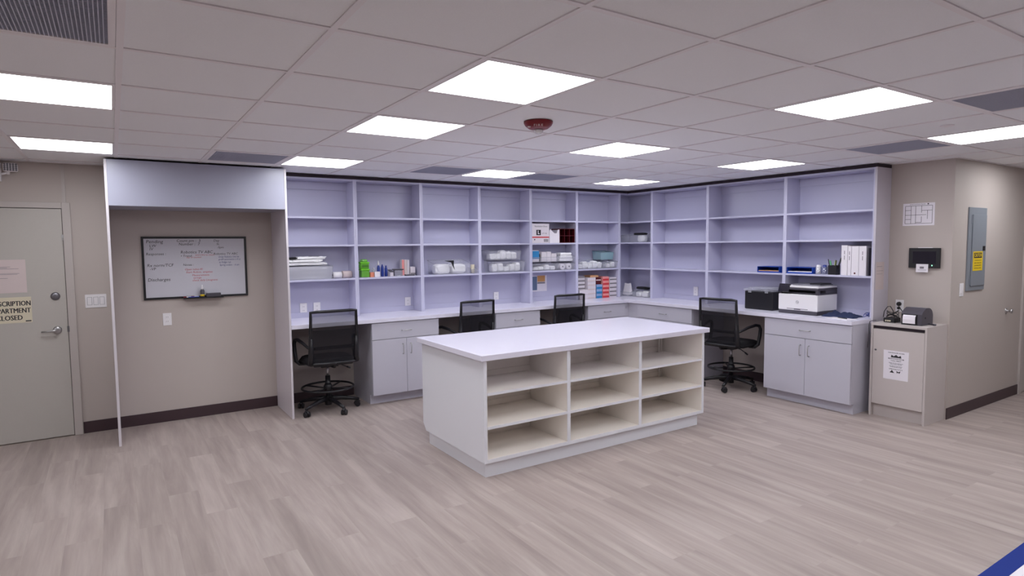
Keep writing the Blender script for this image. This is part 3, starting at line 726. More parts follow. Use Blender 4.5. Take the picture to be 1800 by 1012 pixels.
    for j in range(5): g.append([lb.bm.verts.new(bp(-0.9+1.8*i/10, 0.10+0.55*j/4)+Vector((0, 0.008, 0))) for i in range(11)])
    for j in range(4):
        for i in range(10):
            f_ = lb.bm.faces.new((g[j][i], g[j][i+1], g[j+1][i+1], g[j+1][i])); f_.smooth = True
    lb.build('lumbar_mesh', M_MESH, r)
    MB().tube([bp(-0.9, 0.30)+Vector((0, 0.022, 0)), bp(-0.4, 0.30)+Vector((0, 0.030, 0)), bp(0.4, 0.30)+Vector((0, 0.030, 0)), bp(0.9, 0.30)+Vector((0, 0.022, 0))], 0.012, 8, flat=2.0).build('lumbar_bar', M_BLACK, r)
    MB().tube([(0, 0.0, 0.476), (0, -0.14, 0.476), (0, -0.235, 0.486), bp(0, 0.03)], 0.016, 8, flat=1.8).box(-0.19, -0.258, 0.492, 0.19, -0.228, 0.530, 0.010).build('back_bracket', M_BLACK, r)
    for sgn in (-1, 1):
        x = sgn
        MB().tube([(0.20*x, 0.02, 0.486), (0.262*x, 0.03, 0.490), (0.292*x, 0.045, 0.520), (0.296*x, 0.075, 0.620), (0.296*x, 0.085, 0.690), (0.290*x, 0.065, 0.728), (0.280*x, 0.0, 0.738), (0.262*x, -0.12, 0.722), (0.240*x, -0.235, 0.690), bp(0.97*x, 0.30)], 0.013, 8,
                  radii=[0.013, 0.016, 0.019, 0.019, 0.018, 0.017, 0.017, 0.015, 0.013, 0.011]).build('armrest', M_BLACK, r)
    return r
ch = make_chair()
spots = [(1.700, 3.985, -2, 'black mesh drafting chair at the desk next to the alcove, fully visible'),
         (3.262, 4.000, 5, 'black mesh drafting chair at the second desk, lower half hidden by the island'),
         (4.600, 4.010, -2, 'black mesh drafting chair at the third desk, only its back showing over the island'),
         (5.775, 2.270, -82, 'black mesh drafting chair at the right-hand counter left of the printer')]
for k, (x, y, a, lb) in enumerate(spots):
    o = ch if k == 0 else copy_tree(ch)
    o.location = (x, y, 0); o.rotation_euler = (0, 0, math.radians(a)); o['label'] = lb

# ------------------------------------------------------------------ wall-mounted things at the right
s = thing('wall_tablet', (XR, 0.545, 1.39), 'black wall-mounted tablet screen with a paper slip hanging from it', 'tablet')
tx0 = XR-0.028
B(tx0, 0.412, 1.392, XR-0.008, 0.676, 1.578, 0.004).build('tablet_case', M_BLACK, s)
B(tx0-0.0012, 0.446, 1.432, tx0+0.001, 0.640, 1.545).build('screen', M_SCREEN, s)
B(XR-0.0085, 0.47, 1.42, XR, 0.61, 1.55).build('wall_bracket', M_BLACK, s)
B(XR-0.022, 0.48, 1.5785, XR-0.010, 0.60, 1.584).build('top_clip', M_WHITE, s)
MB().lathe((tx0-0.0005, 0.476, 1.416), [(0.005, 0), (0.004, -0.002), (0.001, -0.0022)], 12, 'x').build('led_indicator', M_LED, s)
s = thing('paper_slip', (tx0, 0.555, 1.36), 'small white paper slip stuck to the lower edge of the wall tablet', 'label')
MB().tube([(tx0-0.004, 0.607, 1.388), (tx0-0.004, 0.505, 1.388)], 0.0012, 4).box(tx0-0.0052, 0.505, 1.352, tx0-0.0042, 0.607, 1.428, 0, Matrix.Rotation(0.04, 3, 'Y')).build('slip', M_PAPER, s)
MB().box(tx0-0.0062, 0.54, 1.385, tx0-0.0058, 0.575, 1.405).box(tx0-0.0062, 0.52, 1.372, tx0-0.0058, 0.59, 1.375).build('printing', M_GINK, s)
s = thing('floor_plan', (XR, 0.615, 1.79), 'white sheet with a drawn floor plan taped high on the right wall', 'notice')
B(XR-0.002, 0.480, 1.788, XR-0.0008, 0.750, 1.998).build('sheet', M_PAPER, s)
t = MB(); px_ = XR-0.002
def ln(y0, z0, y1, z1, w_=0.0016):
    t.box(px_-0.0005, 0.480+y0-(w_ if y0 == y1 else 0), 1.788+z0-(w_ if z0 == z1 else 0), px_, 0.480+y1+(w_ if y0 == y1 else 0), 1.788+z1+(w_ if z0 == z1 else 0))
for a in ((.02, .02, .25, .02), (.02, .185, .25, .185), (.02, .02, .02, .185), (.25, .02, .25, .185), (.07, .10, .25, .10), (.16, .02, .16, .185), (.20, .10, .20, .185), (.11, .12, .11, .185), (.06, .06, .06, .14), (.02, .14, .11, .14), (.20, .06, .25, .06), (.20, .02, .20, .10), (.11, .03, .16, .03), (.11, .03, .11, .085), (.20, .145, .25, .145)): ln(*a)
t.text('EVACUATION PLAN', 0.014, (px_, 0.625, 1.986), (0, -1, 0), (0, 0, 1), wfit=0.13, out=0.0005)
t.box(px_-0.0005, 0.53, 1.982, px_, 0.542, 1.993)
t.build('plan_drawing', M_INK, s)
# electrical panel
s = thing('electrical_panel', (6.8, YJ, 1.17), 'tall grey electrical panel with yellow caution label on the far right wall', 'electrical panel')
B(6.600, YJ-0.012, 1.172, 6.992, YJ-0.0002, 1.952, 0.002).build('panel_frame', M_GREY, s)
dd = B(6.668, YJ-0.020, 1.215, 6.975, YJ-0.0125, 1.885, 0.002).build('panel_door', M_GREY, s)
B(6.900, YJ-0.024, 1.545, 6.950, YJ-0.0203, 1.590, 0.001).build('latch', M_BLACK, dd)
MB().box(6.652, YJ-0.0165, 1.80, 6.664, YJ-0.0122, 1.88).box(6.652, YJ-0.0165, 1.23, 6.664, YJ-0.0122, 1.31).build('hinge', M_GREY, dd)
s = thing('caution_label', (6.77, YJ-0.021, 1.36), 'yellow and black CAUTION sticker on the electrical panel door', 'label')
B(6.690, YJ-0.0216, 1.358, 6.905, YJ-0.0206, 1.540).build('sticker', M_YEL, s)
B(6.710, YJ-0.0222, 1.478, 6.885, YJ-0.0217, 1.528).build('black_band', M_INK, s)
MB().text('CAUTION', 0.046, (6.7975, YJ-0.0222, 1.503), (1, 0, 0), (0, 0, 1), wfit=0.155, bold=0.001).build('heading', M_YEL, s)
t = MB()
for k, tx in enumerate(('THIS AREA MUST BE', 'KEPT CLEAR FOR', '36 INCHES FROM', 'ELECTRICAL PANEL')): t.text(tx, 0.017, (6.7975, YJ-0.0217, 1.455-0.024*k), (1, 0, 0), (0, 0, 1), wfit=0.15)
t.build('lettering', M_INK, s)
s = thing('thumb_turn', (7.594, YJ, 0.92), 'small round metal thumb-turn knob low on the far right wall', 'knob')
MB().lathe((7.594, YJ, 0.921), [(0.030, 0), (0.030, -0.005), (0.012, -0.010), (0.010, -0.034), (0.020, -0.040), (0.022, -0.052), (0.012, -0.060)], 24, 'y').build('knob_body', M_CHROME, s)
struct(MB().box(7.985, YJ-0.02, 0, 8.06, YJ, 2.12, 0.002).build('trim_3', M_TRIMW))
struct(MB().box(8.0605, YJ-0.008, 0.005, 8.95, YJ-0.0002, 2.05, 0.002).build('door_2', M_DOOR))
# floor mat at the near right
mx0, mx1, my0, my1 = 3.15, 5.4, -2.55, -0.952
s = thing('floor_mat', ((mx0+mx1)/2, (my0+my1)/2, 0), 'white mat with a royal blue border at the lower right corner', 'mat')
B(mx0+0.085, my0+0.085, 0.0005, mx1-0.085, my1-0.085, 0.008).build('mat_surface', M_PAPER, s)
MB().box(mx0, my1-0.085, 0.0005, mx1, my1, 0.010, 0.001).box(mx0, my0, 0.0005, mx1, my0+0.085, 0.010, 0.001).box(mx0, my0+0.0851, 0.0005, mx0+0.085, my1-0.0851, 0.010, 0.001).box(mx1-0.085, my0+0.0851, 0.0005, mx1, my1-0.0851, 0.010, 0.001).build('mat_border', M_BLUET, s)
# ------------------------------------------------------------------ things on the shelves and counter
def blob(c, s, seed, rz=0.0, rough=0.16, e=0.55, sub=3):
    """crumpled packet: superellipsoid with noise"""
    m = MB(); r_ = bmesh.ops.create_icosphere(m.bm, subdivisions=sub, radius=1.0)
    for v in r_['verts']:
        p = v.co.normalized()
        q = Vector([math.copysign(abs(k)**e, k) for k in p])
        n = noise.noise(p*2.3 + Vector((seed*3.1, seed*1.7, seed))) * rough + noise.noise(p*6 + Vector((seed, 5, seed*2))) * rough*0.5
        q = q*(1+n)
        q = Vector((q.x*s[0]/2, q.y*s[1]/2, max(q.z, -0.96)*s[2]/2))
        v.co = Matrix.Rotation(rz, 3, 'Z') @ q + Vector(c) + Vector((0, 0, s[2]/2))
    for f_ in m.bm.faces: f_.smooth = rough < 0.1
    return m
def bin_(x0, x1, y0, y1, z, h, label, group='clear plastic bins on the shelves', mt=None, front='y', lip=0.6):
    """open clear bin with tapered walls and a lowered front"""
    r = thing('storage_bin', ((x0+x1)/2, (y0+y1)/2, z), label, 'storage bin', group)
    m = MB(); t = 0.0025; tp = 0.012; z0 = z+0.0006; z1 = z+h
    b0 = [(x0+tp, y0+tp), (x1-tp, y0+tp), (x1-tp, y1-tp), (x0+tp, y1-tp)]
    t0 = [(x0, y0), (x1, y0), (x1, y1), (x0, y1)]
    B_ = [m.bm.verts.new((*p, z0)) for p in b0]; T_ = []
    for k, p in enumerate(t0):
        lowf = (front == 'y' and k in (0, 1)) or (front == 'x' and k in (0, 3))
        T_.append(m.bm.verts.new((*p, z0+(z1-z0)*(lip if lowf else 1))))
    fs = [m.bm.faces.new(B_[::-1])] + [m.bm.faces.new((B_[k], B_[(k+1) % 4], T_[(k+1) % 4], T_[k])) for k in range(4)]
    m._tag(fs); rim = [v.co.copy() for v in T_]
    m.build('bin_body', mt or M_CLEARB, r)
    MB().tube(rim, 0.0035, 6, closed=True).build('rim', mt or M_CLEARB, r)
    return r
def packets(lst, label, group, seed0, mt=None, cat='packet', name='supply_packet'):
    W = {2: ('left', 'right'), 4: ('leftmost', 'second from left', 'third from left', 'rightmost'), 5: ('leftmost', 'second from left', 'middle', 'fourth from left', 'rightmost')}[len(lst)]
    for k, (c, s, rz) in enumerate(lst):
        o = blob((0, 0, 0), [v*0.86 for v in s], seed0+k, rz, rough=0.13).build(name, mt or M_PACK)
        o.location = c; tag(o, label + ', ' + W[k] + ' one', cat, group)
def cart(x0, x1, y0, y1, z0, z1, label, main, second=None, cat='carton', group=None, face='y', band=(0.0, 0.5), name='supply_carton'):
    r = thing(name, ((x0+x1)/2, (y0+y1)/2, z0), label, cat, group)
    B(x0, y0, z0+0.0004, x1, y1, z1, 0.0015).build('carton_body', main, r)
    if second:
        h = z1-z0; B(x0+0.0002, y0-0.0007, z0+0.001+h*band[0], x1-0.0002, y0-0.0001, z0+h*band[1]).build('printed_band', second, r)
    return r
zs3, zs2, zc = Z3+0.0003, Z2+0.0003, ZC+0.0003
y0_, y1_ = 4.236, 4.428
# bay 1
bin_(1.362, 1.862, y0_, y1_, zs3, 0.142, 'wide milky clear bin heaped with white papers, leftmost on the shelves', lip=0.95, mt=M_BAG)
for k, (x, w_, d_, z, rz) in enumerate(((1.612, 0.40, 0.145, 0.004, 0.0), (1.612, 0.40, 0.145, 0.046, 0.0), (1.612, 0.41, 0.150, 0.088, 0.0), (1.620, 0.40, 0.150, 0.146, 0.02), (1.570, 0.38, 0.150, 0.176, -0.05), (1.655, 0.30, 0.13, 0.206, 0.08))):
    o = blob((0, 0, 0), (w_, d_, 0.038 if z < 0.12 else 0.030), 20+k, 0, rough=0.12 if k < 3 else 0.20, e=0.4, sub=4).build('paper_bag', M_PACK)
    o.location = (x, 4.333, zs3+z); o.rotation_euler = (0, 0, rz)
    tag(o, 'flat crumpled white paper bag in the wide bin heap, ' + ('lowest', 'second from the bottom', 'third from the bottom', 'third from the top', 'second from the top', 'topmost')[k], 'paper bag', 'white paper bags in the wide bin')
tag(blob((1.475, 4.29, zs3+0.204), (0.095, 0.05, 0.028), 31).build('black_pouch', M_BLACKF), 'small black pouch lying on the heap of white papers', 'pouch')
tag(blob((1.69, 4.31, zs3+0.228), (0.11, 0.06, 0.014), 33).build('grey_pouch', M_MGREY), 'flat grey pouch lying on the heap of white papers', 'pouch')
for x, r_, L, mt, lb in ((1.925, 0.034, 0.095, M_TEE, 'greyish paper roll lying beside the wide paper bin'), (2.030, 0.038, 0.095, M_PINKP, 'cream paper roll lying at the right end of the first bay')):
    m = thing('paper_roll', (x, 4.31, zs3), lb, 'paper roll')
    MB().cyl((x-L/2, 4.31, zs3+r_), (x+L/2, 4.31, zs3+r_), r_, seg=28).build('roll_body', mt, m)
    MB().cyl((x-L/2-0.001, 4.31, zs3+r_), (x+L/2+0.001, 4.31, zs3+r_), r_*0.35, seg=16).build('core', M_GINK, m)
# bay 2
def tub(x, y, z, w_, d_, h, label, body, lid, nm):
    r = thing(nm, (x, y, z), label, 'tub')
    B(x-w_/2+0.004, y-d_/2+0.004, z+0.0005, x+w_/2-0.004, y+d_/2-0.004, z+h-0.018, 0.010).build('tub_body', body, r)
    B(x-w_/2, y-d_/2, z+h-0.0175, x+w_/2, y+d_/2, z+h, 0.006).build('lid', lid, r); return r
tub(2.222, 4.300, zs3, 0.100, 0.09, 0.090, 'clear green tub at the bottom of the green stack', M_GREENC, M_GREEN, 'plastic_tub')
q = tub(2.218, 4.300, zs3+0.0905, 0.100, 0.09, 0.075, 'solid lime green tub with dark label stacked on the clear green tub', M_GREEN, M_GREEN, 'plastic_tub')
B(2.180, 4.2555, zs3+0.105, 2.256, 4.2585, zs3+0.140).build('label', M_GREEND, q)
tag(MB().lathe((2.218, 4.300, zs3+0.166), [(0.040, 0), (0.040, 0.018), (0.030, 0.028), (0.004, 0.029)], 24).build('green_cap', M_GREENC), 'pale green round cap on top of the green tub stack', 'cap')
tag(B(2.277, 4.262, zs3, 2.318, 4.310, zs3+0.052, 0.002).build('small_carton', M_SALMON), 'tiny salmon orange carton right of the green tubs', 'carton')
tag(B(2.321, 4.245, zs3, 2.378, 4.288, zs3+0.058, 0.002).build('small_carton', M_PAPER), 'tiny white carton in front of the blue bottles', 'carton')
def bottle(x, y, z, r_, h, label, body, cap, caph, grp=None, tip=False, nm='bottle'):
    b = thing(nm, (x, y, z), label, 'bottle', grp)
    MB().lathe((x, y, z), [(r_*0.92, 0.0005), (r_, 0.005), (r_, h*0.78), (r_*0.75, h*0.92), (r_*0.45, h)], 20).build('bottle_body', body, b)
    prof = [(r_*0.5, 0), (r_*0.5, caph*0.5), (r_*0.3, caph*0.62), (r_*0.15, caph), (r_*0.05, caph)] if tip else [(r_*0.6, 0), (r_*0.6, caph), (r_*0.1, caph+0.001)]
    MB().lathe((x, y, z+h), prof, 16).build('cap', cap, b); return b
bottle(2.340, 4.335, zs3, 0.015, 0.085, 'small clear bottle standing behind the tiny white carton', M_CLEARB, M_WHITE, 0.012)
bottle(2.388, 4.315, zs3, 0.017, 0.125, 'dark blue bottle with a pointed white nozzle, tallest of three', M_NAVY, M_WHITE, 0.050, 'dark blue bottles', True)
bottle(2.432, 4.315, zs3, 0.017, 0.122, 'dark blue bottle in the middle of the three', M_NAVY, M_NAVY, 0.014, 'dark blue bottles', True)
bottle(2.475, 4.315, zs3, 0.016, 0.108, 'dark blue bottle at the right of the three, shortest', M_NAVY, M_NAVY, 0.012, 'dark blue bottles')
q = thing('small_case', (2.61, 4.30, zs3), 'small clear case with a black lid right of the blue bottles', 'case')
B(2.560, 4.262, zs3+0.0005, 2.655, 4.335, zs3+0.066, 0.004).build('case_body', M_CLEARB, q)
MB().box(2.552, 4.256, zs3+0.0665, 2.662, 4.340, zs3+0.080, 0.003).box(2.543, 4.256, zs3+0.004, 2.553, 4.270, zs3+0.076, 0.002).build('lid', M_DGREY, q)
q = thing('small_case', (2.515, 4.30, zs3), 'low grey-white case with slanted dark lid beside the clear case', 'case')
MB().prism([(4.262, zs3+0.0005), (4.335, zs3+0.0005), (4.335, zs3+0.066), (4.262, zs3+0.045)], 'x', 2.505, 2.541).build('case_body', M_CART, q)
MB().prism([(4.258, zs3+0.046), (4.338, zs3+0.0685), (4.338, zs3+0.075), (4.258, zs3+0.053)], 'x', 2.503, 2.542).build('lid', M_DGREY, q)
for x, w_, h, mt, lb in ((2.690, 0.028, 0.182, M_REDC2, 'tall narrow pinkish-red carton, left one at the back right of the second bay'), (2.722, 0.028, 0.180, M_PINKP, 'tall narrow pink-white carton, right of the pinkish-red one'), (2.753, 0.026, 0.176, M_CART, 'tall narrow white carton, rightmost of the three tall ones')):
    cart(x-w_/2, x+w_/2, 4.34, 4.40, zs3, zs3+h, lb, M_CART, mt, band=(0.02, 0.98), group='tall narrow cartons')
cart(2.772, 2.828, 4.315, 4.37, zs3, zs3+0.098, 'short grey-white carton right of the tall narrow ones', M_CART, M_GRC, band=(0.1, 0.3))
tag(B(2.685, 4.245, zs3, 2.790, 4.300, zs3+0.016, 0.003).build('dark_case', M_DGREY), 'flat dark grey case lying in front of the tall narrow cartons', 'case')
# bay 3
bin_(3.030, 3.505, y0_, y1_, zs3, 0.165, 'wide clear bin holding two white bags and a black strap', lip=0.75)
packets([((3.160, 4.33, zs3+0.004), (0.23, 0.16, 0.135), 0.1), ((3.375, 4.33, zs3+0.004), (0.215, 0.16, 0.130), -0.05)], 'bulging white bag in the third bay bin', 'white bags in the third bay bin', 50)
tag(MB().prism([(3.155, zs3+0.158), (3.280, zs3+0.162), (3.276, zs3+0.10), (3.290, zs3+0.05), (3.262, zs3+0.10), (3.245, zs3+0.138)], 'y', 4.2270, 4.2315).build('black_strap', M_BLACKF), 'black folded strap hanging between the two white bags', 'strap')
bin_(3.520, 3.608, y0_, 4.34, zs3, 0.070, 'tiny clear bin at the right end of the third bay', lip=0.7)
tag(MB().lathe((3.562, 4.288, zs3+0.003), [(0.022, 0), (0.026, 0.100), (0.023, 0.102)], 20).build('paper_cup', M_CREAMP), 'pale greenish cup standing in the tiny bin', 'cup')
# bay 4
bin_(3.800, 4.290, y0_, y1_, zs3, 0.150, 'clear bin of white packets in the fourth bay, lower of two stacked', lip=0.85)
bin_(3.770, 4.235, y0_, y1_, zs3+0.151, 0.120, 'clear bin of white packets in the fourth bay, upper of two stacked', lip=0.9)
packets([((3.878+0.084*k, 4.332, zs3+0.004), (0.094, 0.13, h), 0.0) for k, h in enumerate((.115, .125, .075, .110, .130))], 'crumpled white packet, lower stacked bin', 'white packets in the lower stacked bin', 60)
packets([((3.842+0.080*k, 4.332, zs3+0.156), (0.090, 0.13, h), 0.0) for k, h in enumerate((.085, .090, .135, .115, .105))], 'crumpled white packet in the upper stacked bin', 'white packets in the upper stacked bin', 70)
# bay 5, second shelf
q = thing('supply_carton', (4.55, 4.32, zs2), 'white carton with red stripe and black square letter L', 'carton')
cx0_, cx1_, cy_ = 4.402, 4.675, 4.238
B(cx0_, cy_, zs2, cx1_, 4.42, zs2+0.247, 0.002).build('carton_body', M_CART, q)
B(cx0_+0.001, cy_-0.0008, zs2+0.066, cx1_-0.001, cy_-0.0001, zs2+0.082).build('red_stripe', M_REDC, q)
B(cx0_+0.070, cy_-0.0008, zs2+0.100, cx0_+0.140, cy_-0.0001, zs2+0.168).build('black_square', M_BLACK, q)
MB().text('L', 0.060, (cx0_+0.105, cy_-0.0008, zs2+0.134), (1, 0, 0), (0, 0, 1), bold=0.002).build('letter', M_PAPER, q)
t = MB().text('Examination Gloves', 0.026, (cx0_+0.145, cy_-0.0001, zs2+0.212), (1, 0, 0), (0, 0, 1), wfit=0.20)
t.text('QTY 100', 0.024, (cx0_+0.195, cy_-0.0001, zs2+0.122), (1, 0, 0), (0, 0, 1), wfit=0.075)
for k in range(9): t.box(cx0_+0.188+0.008*k, cy_-0.0008, zs2+0.014, cx0_+0.188+0.008*k+(0.003 if k % 3 else 0.005), cy_-0.0001, zs2+0.050)
t.box(cx0_+0.035, cy_-0.0008, zs2+0.036, cx0_+0.05, cy_-0.0001, zs2+0.052); t.build('printing', M_INK, q)
q = thing('open_carton', (4.77, 4.32, zs2), 'torn-open white carton between the striped carton and the dark red rack', 'carton')
m = MB(); zz = zs2+0.0005
m.box(4.683, 4.240, zz, 4.843, 4.243, zz+0.125).box(4.683, 4.417, zz, 4.843, 4.420, zz+0.165).box(4.683, 4.2435, zz, 4.686, 4.4165, zz+0.15).box(4.840, 4.2435, zz, 4.843, 4.4165, zz+0.17).box(4.687, 4.2435, zz, 4.839, 4.4165, zz+0.003)
m.build('carton_body', M_PAPER, q)
MB().prism([(4.684, zz+0.126), (4.76, zz+0.126), (4.69, zz+0.178)], 'y', 4.2405, 4.2425).prism([(4.80, zz+0.126), (4.843, zz+0.126), (4.843, zz+0.176), (4.815, zz+0.17)], 'y', 4.2405, 4.2425).build('torn_flap', M_PAPER, q)
q = thing('compartment_rack', (4.98, 4.33, zs2), 'dark red rack with two rows of three square compartments', 'rack')
m = MB(); xa, xb, za, zb2 = 4.850, 5.100, zs2+0.0005, zs2+0.186
for k in range(4): x = xa+(xb-xa-0.006)*k/3; m.box(x, 4.245, za, x+0.006, 4.42, zb2)
for k in range(3): z = za+(zb2-za-0.006)*k/2; m.box(xa+0.0001, 4.246, z, xb-0.0001, 4.42, z+0.006)
m.box(xa, 4.4205, za, xb, 4.424, zb2); m.build('rack_body', M_MAROON, q)
# bay 5, third shelf
bin_(4.405, 4.830, y0_, y1_, zs3, 0.110, 'pale bin of papers in the fifth bay, lower left of four', lip=0.8)
bin_(4.842, 5.100, y0_, y1_, zs3, 0.110, 'clear bin of two white rolls in the fifth bay, lower right of four', lip=0.8)
bin_(4.405, 4.830, y0_, y1_, zs3+0.1115, 0.100, 'clear bin holding the blue carton in the fifth bay, upper left of four', lip=0.6)
bin_(4.842, 5.100, y0_, y1_, zs3+0.1115, 0.095, 'clear bin of folded white packs in the fifth bay, upper right of four', lip=0.7)
packets([((4.478+0.095*k, 4.332, zs3+0.003), (0.105, 0.14, h), 0.0) for k, h in enumerate((.050, .060, .085, .065))], 'flat white packet, fifth bay lower left bin', 'white packets in the lower left bin', 80)
for k, x in enumerate((4.913, 5.020)):
    q = thing('gauze_roll', (x, 4.33, zs3+0.003), ('white roll seen end-on in the lower right bin, left one', 'white roll seen end-on in the lower right bin, right one')[k], 'roll')
    MB().cyl((x, 4.262, zs3+0.044), (x, 4.39, zs3+0.044), 0.040, seg=28).build('roll_body', M_PAPER, q)
    MB().cyl((x, 4.2612, zs3+0.044), (x, 4.3908, zs3+0.044), 0.010, seg=16).build('core', M_DGREY, q)
q = cart(4.418, 4.520, 4.250, 4.400, zs3+0.1155, zs3+0.262, 'white carton with a large blue label in the upper left bin', M_CART, M_LBLUE, band=(0.25, 0.95))
for x0, x1, h, lb in ((4.570, 4.650, .125, 'white carton right of the blue-labelled carton'), (4.654, 4.722, .128, 'white carton in the middle of the upper left bin'), (4.728, 4.810, .105, 'white carton at the right end of the upper left bin')):
    cart(x0, x1, 4.262, 4.390, zs3+0.1155, zs3+0.1155+h, lb, M_CART, group='plain white cartons in the upper left bin')
tag(blob((4.543, 4.285, zs3+0.1155), (0.030, 0.03, 0.10), 91).build('black_bottle', M_BLACK), 'slim black bottle between the blue-labelled carton and a white one', 'bottle')
for k in range(3): tag(B(4.855+0.012*k, 4.262, zs3+0.1155+0.038*k, 5.085-0.01*k, 4.385, zs3+0.1505+0.038*k, 0.012).build('folded_pack', M_PACK), ('folded white pack, lowest of three in the upper right bin', 'folded white pack, middle of three in the upper right bin', 'folded white pack, topmost of three in the upper right bin')[k], 'pack', 'folded packs in the upper right bin')
# poster in bay 5
q = thing('wall_poster', (4.66, YB-0.0135, 1.03), 'small poster with orange and blue pictures on the back of the fifth bay', 'poster')
yp = YB-0.0130
B(4.545, yp-0.0010, 1.028, 4.785, yp-0.0001, 1.238).build('sheet', M_PAPER, q)
m = MB().m(M_SLATE).box(4.548, yp-0.0016, 1.045, 4.625, yp-0.0011, 1.225).m(M_ORANGE).box(4.630, yp-0.0016, 1.155, 4.755, yp-0.0011, 1.235).m(M_GRC).box(4.630, yp-0.0016, 1.128, 4.755, yp-0.0011, 1.150)
m.build('pictures', None, q)
# bay 6
bin_(5.158, 5.660, y0_, y1_, zs3, 0.120, 'long clear bin of white packets in the sixth bay', lip=0.7)
bin_(5.672, 5.866, y0_, y1_, zs3, 0.120, 'short clear bin at the right end of the sixth bay', lip=0.75)
bin_(5.560, 5.800, y0_+0.01, y1_, zs3+0.121, 0.120, 'teal-tinted clear bin stacked over the two bins of the sixth bay', mt=M_TEAL, lip=0.8)
packets([((5.236+0.086*k, 4.332, zs3+0.003), (0.096, 0.13, h), 0.0) for k, h in enumerate((.070, .115, .095, .120, .100))], 'white packet in the sixth bay long bin', 'white packets in the long bin', 100)
packets([((5.722, 4.32, zs3+0.003), (0.08, 0.12, 0.075), 0), ((5.815, 4.32, zs3+0.003), (0.075, 0.12, 0.100), 0)], 'grey-white packet in the short bin of the sixth bay', 'packets in the short bin', 110)
packets([((5.618, 4.33, zs3+0.125), (0.10, 0.11, 0.090), 0), ((5.735, 4.33, zs3+0.125), (0.10, 0.11, 0.110), .3)], 'pale teal packet in the stacked bin of the sixth bay', 'teal packets', 120, mt=M_TEAL)
def stack(x0, x1, yA, yB, z, n, h, main, sec, desc, grp, band=(0.05, 0.5)):
    ords = ['lowest', 'second from the bottom', 'third from the bottom', 'fourth from the bottom', 'fifth from the bottom', 'sixth from the bottom', 'seventh from the bottom']
    for k in range(n):
        j = random.uniform(-0.002, 0.002)
        lb = desc + ', ' + ('topmost' if k == n-1 else ords[k])
        cart(x0+abs(j), x1-abs(j), yA+j, yB, z+h*k, z+h*(k+1)-0.0008, lb, main, sec, group=grp, band=band)
stack(5.160, 5.322, 4.300, 4.425, zc, 6, 0.052, M_CART, M_GRC, 'grey-white flat carton at the left of the sixth bay', 'grey-white cartons on the counter', (0.55, 0.95))
stack(5.175, 5.320, 4.232, 4.296, zc, 2, 0.065, M_CART, None, 'small white carton before the grey-white stack', 'small white cartons on the counter')
stack(5.335, 5.478, 4.255, 4.425, zc, 5, 0.058, M_CART, M_PINKP, 'white carton in the second stack of the sixth bay', 'white cartons on the counter', (0.1, 0.35))
stack(5.492, 5.596, 4.255, 4.425, zc, 3, 0.063, M_LBLUE2, M_LBLUE, 'blue two-tone carton', 'blue cartons on the counter', (0.0, 0.48))
stack(5.608, 5.722, 4.255, 4.425, zc, 5, 0.059, M_REDC2, M_REDC, 'red two-tone carton', 'red cartons on the counter', (0.0, 0.5))
stack(5.734, 5.862, 4.255, 4.425, zc, 5, 0.056, M_CART, M_GRC, 'grey-striped carton against the right side panel', 'grey-striped cartons on the counter', (0.3, 0.65))
cart(5.500, 5.590, 4.275, 4.420, zc+0.1895, zc+0.275, 'dark red-brown carton on top of the blue cartons', M_MAROON, M_PINKP, band=(0.6, 0.8))
cart(5.400, 5.545, 4.275, 4.420, zc+0.2905, zc+0.318, 'flat tan carton on top of the second white stack', M_BROWN, None)
# corner unit
bin_(6.070, 6.270, 3.900, 4.400, zs2, 0.120, 'long clear bin with a black pouch on the corner shelf', front='x', lip=0.8)
tag(blob((6.130, 4.02, zs2+0.003), (0.10, 0.13, 0.095), 130).build('supply_packet', M_PACK), 'white packet in the corner shelf bin under the black pouch', 'packet')
tag(blob((6.120, 4.05, zs2+0.099), (0.09, 0.22, 0.034), 131).build('black_pouch', M_BLACKF), 'black pouch lying in the long bin on the corner shelf', 'pouch')
bin_(6.060, 6.250, 4.190, 4.410, zc, 0.095, 'clear bin with leaning white cards on the corner of the counter', front='x', lip=0.6)
bin_(6.060, 6.250, 3.860, 4.160, zc, 0.100, 'clear bin with white packets and a black cloth beside the corner stile', front='x', lip=0.7)
for k, (y, a) in enumerate(((4.345, 0.15), (4.285, -0.25))):
    o = B(-0.004, -0.045, 0, 0.004, 0.045, 0.165, 0.001).build('leaning_card', M_PAPER); o.location = (6.12+0.03*k, y, zc+0.012); o.rotation_euler = (a, 0.12, 0.3)
    tag(o, ('white card leaning in the corner bin, left one', 'white card leaning in the corner bin, right one')[k], 'card', 'leaning cards')
packets([((6.13, 4.06, zc+0.003), (0.11, 0.12, 0.085), 0), ((6.13, 3.94, zc+0.003), (0.11, 0.12, 0.100), .2)], 'white packet in the bin beside the corner stile', 'packets in the bin beside the corner stile', 140)
tag(blob((6.155, 4.02, zc+0.104), (0.09, 0.24, 0.038), 145).build('black_cloth', M_BLACKF), 'black folded cloth on the bin beside the corner stile', 'cloth')
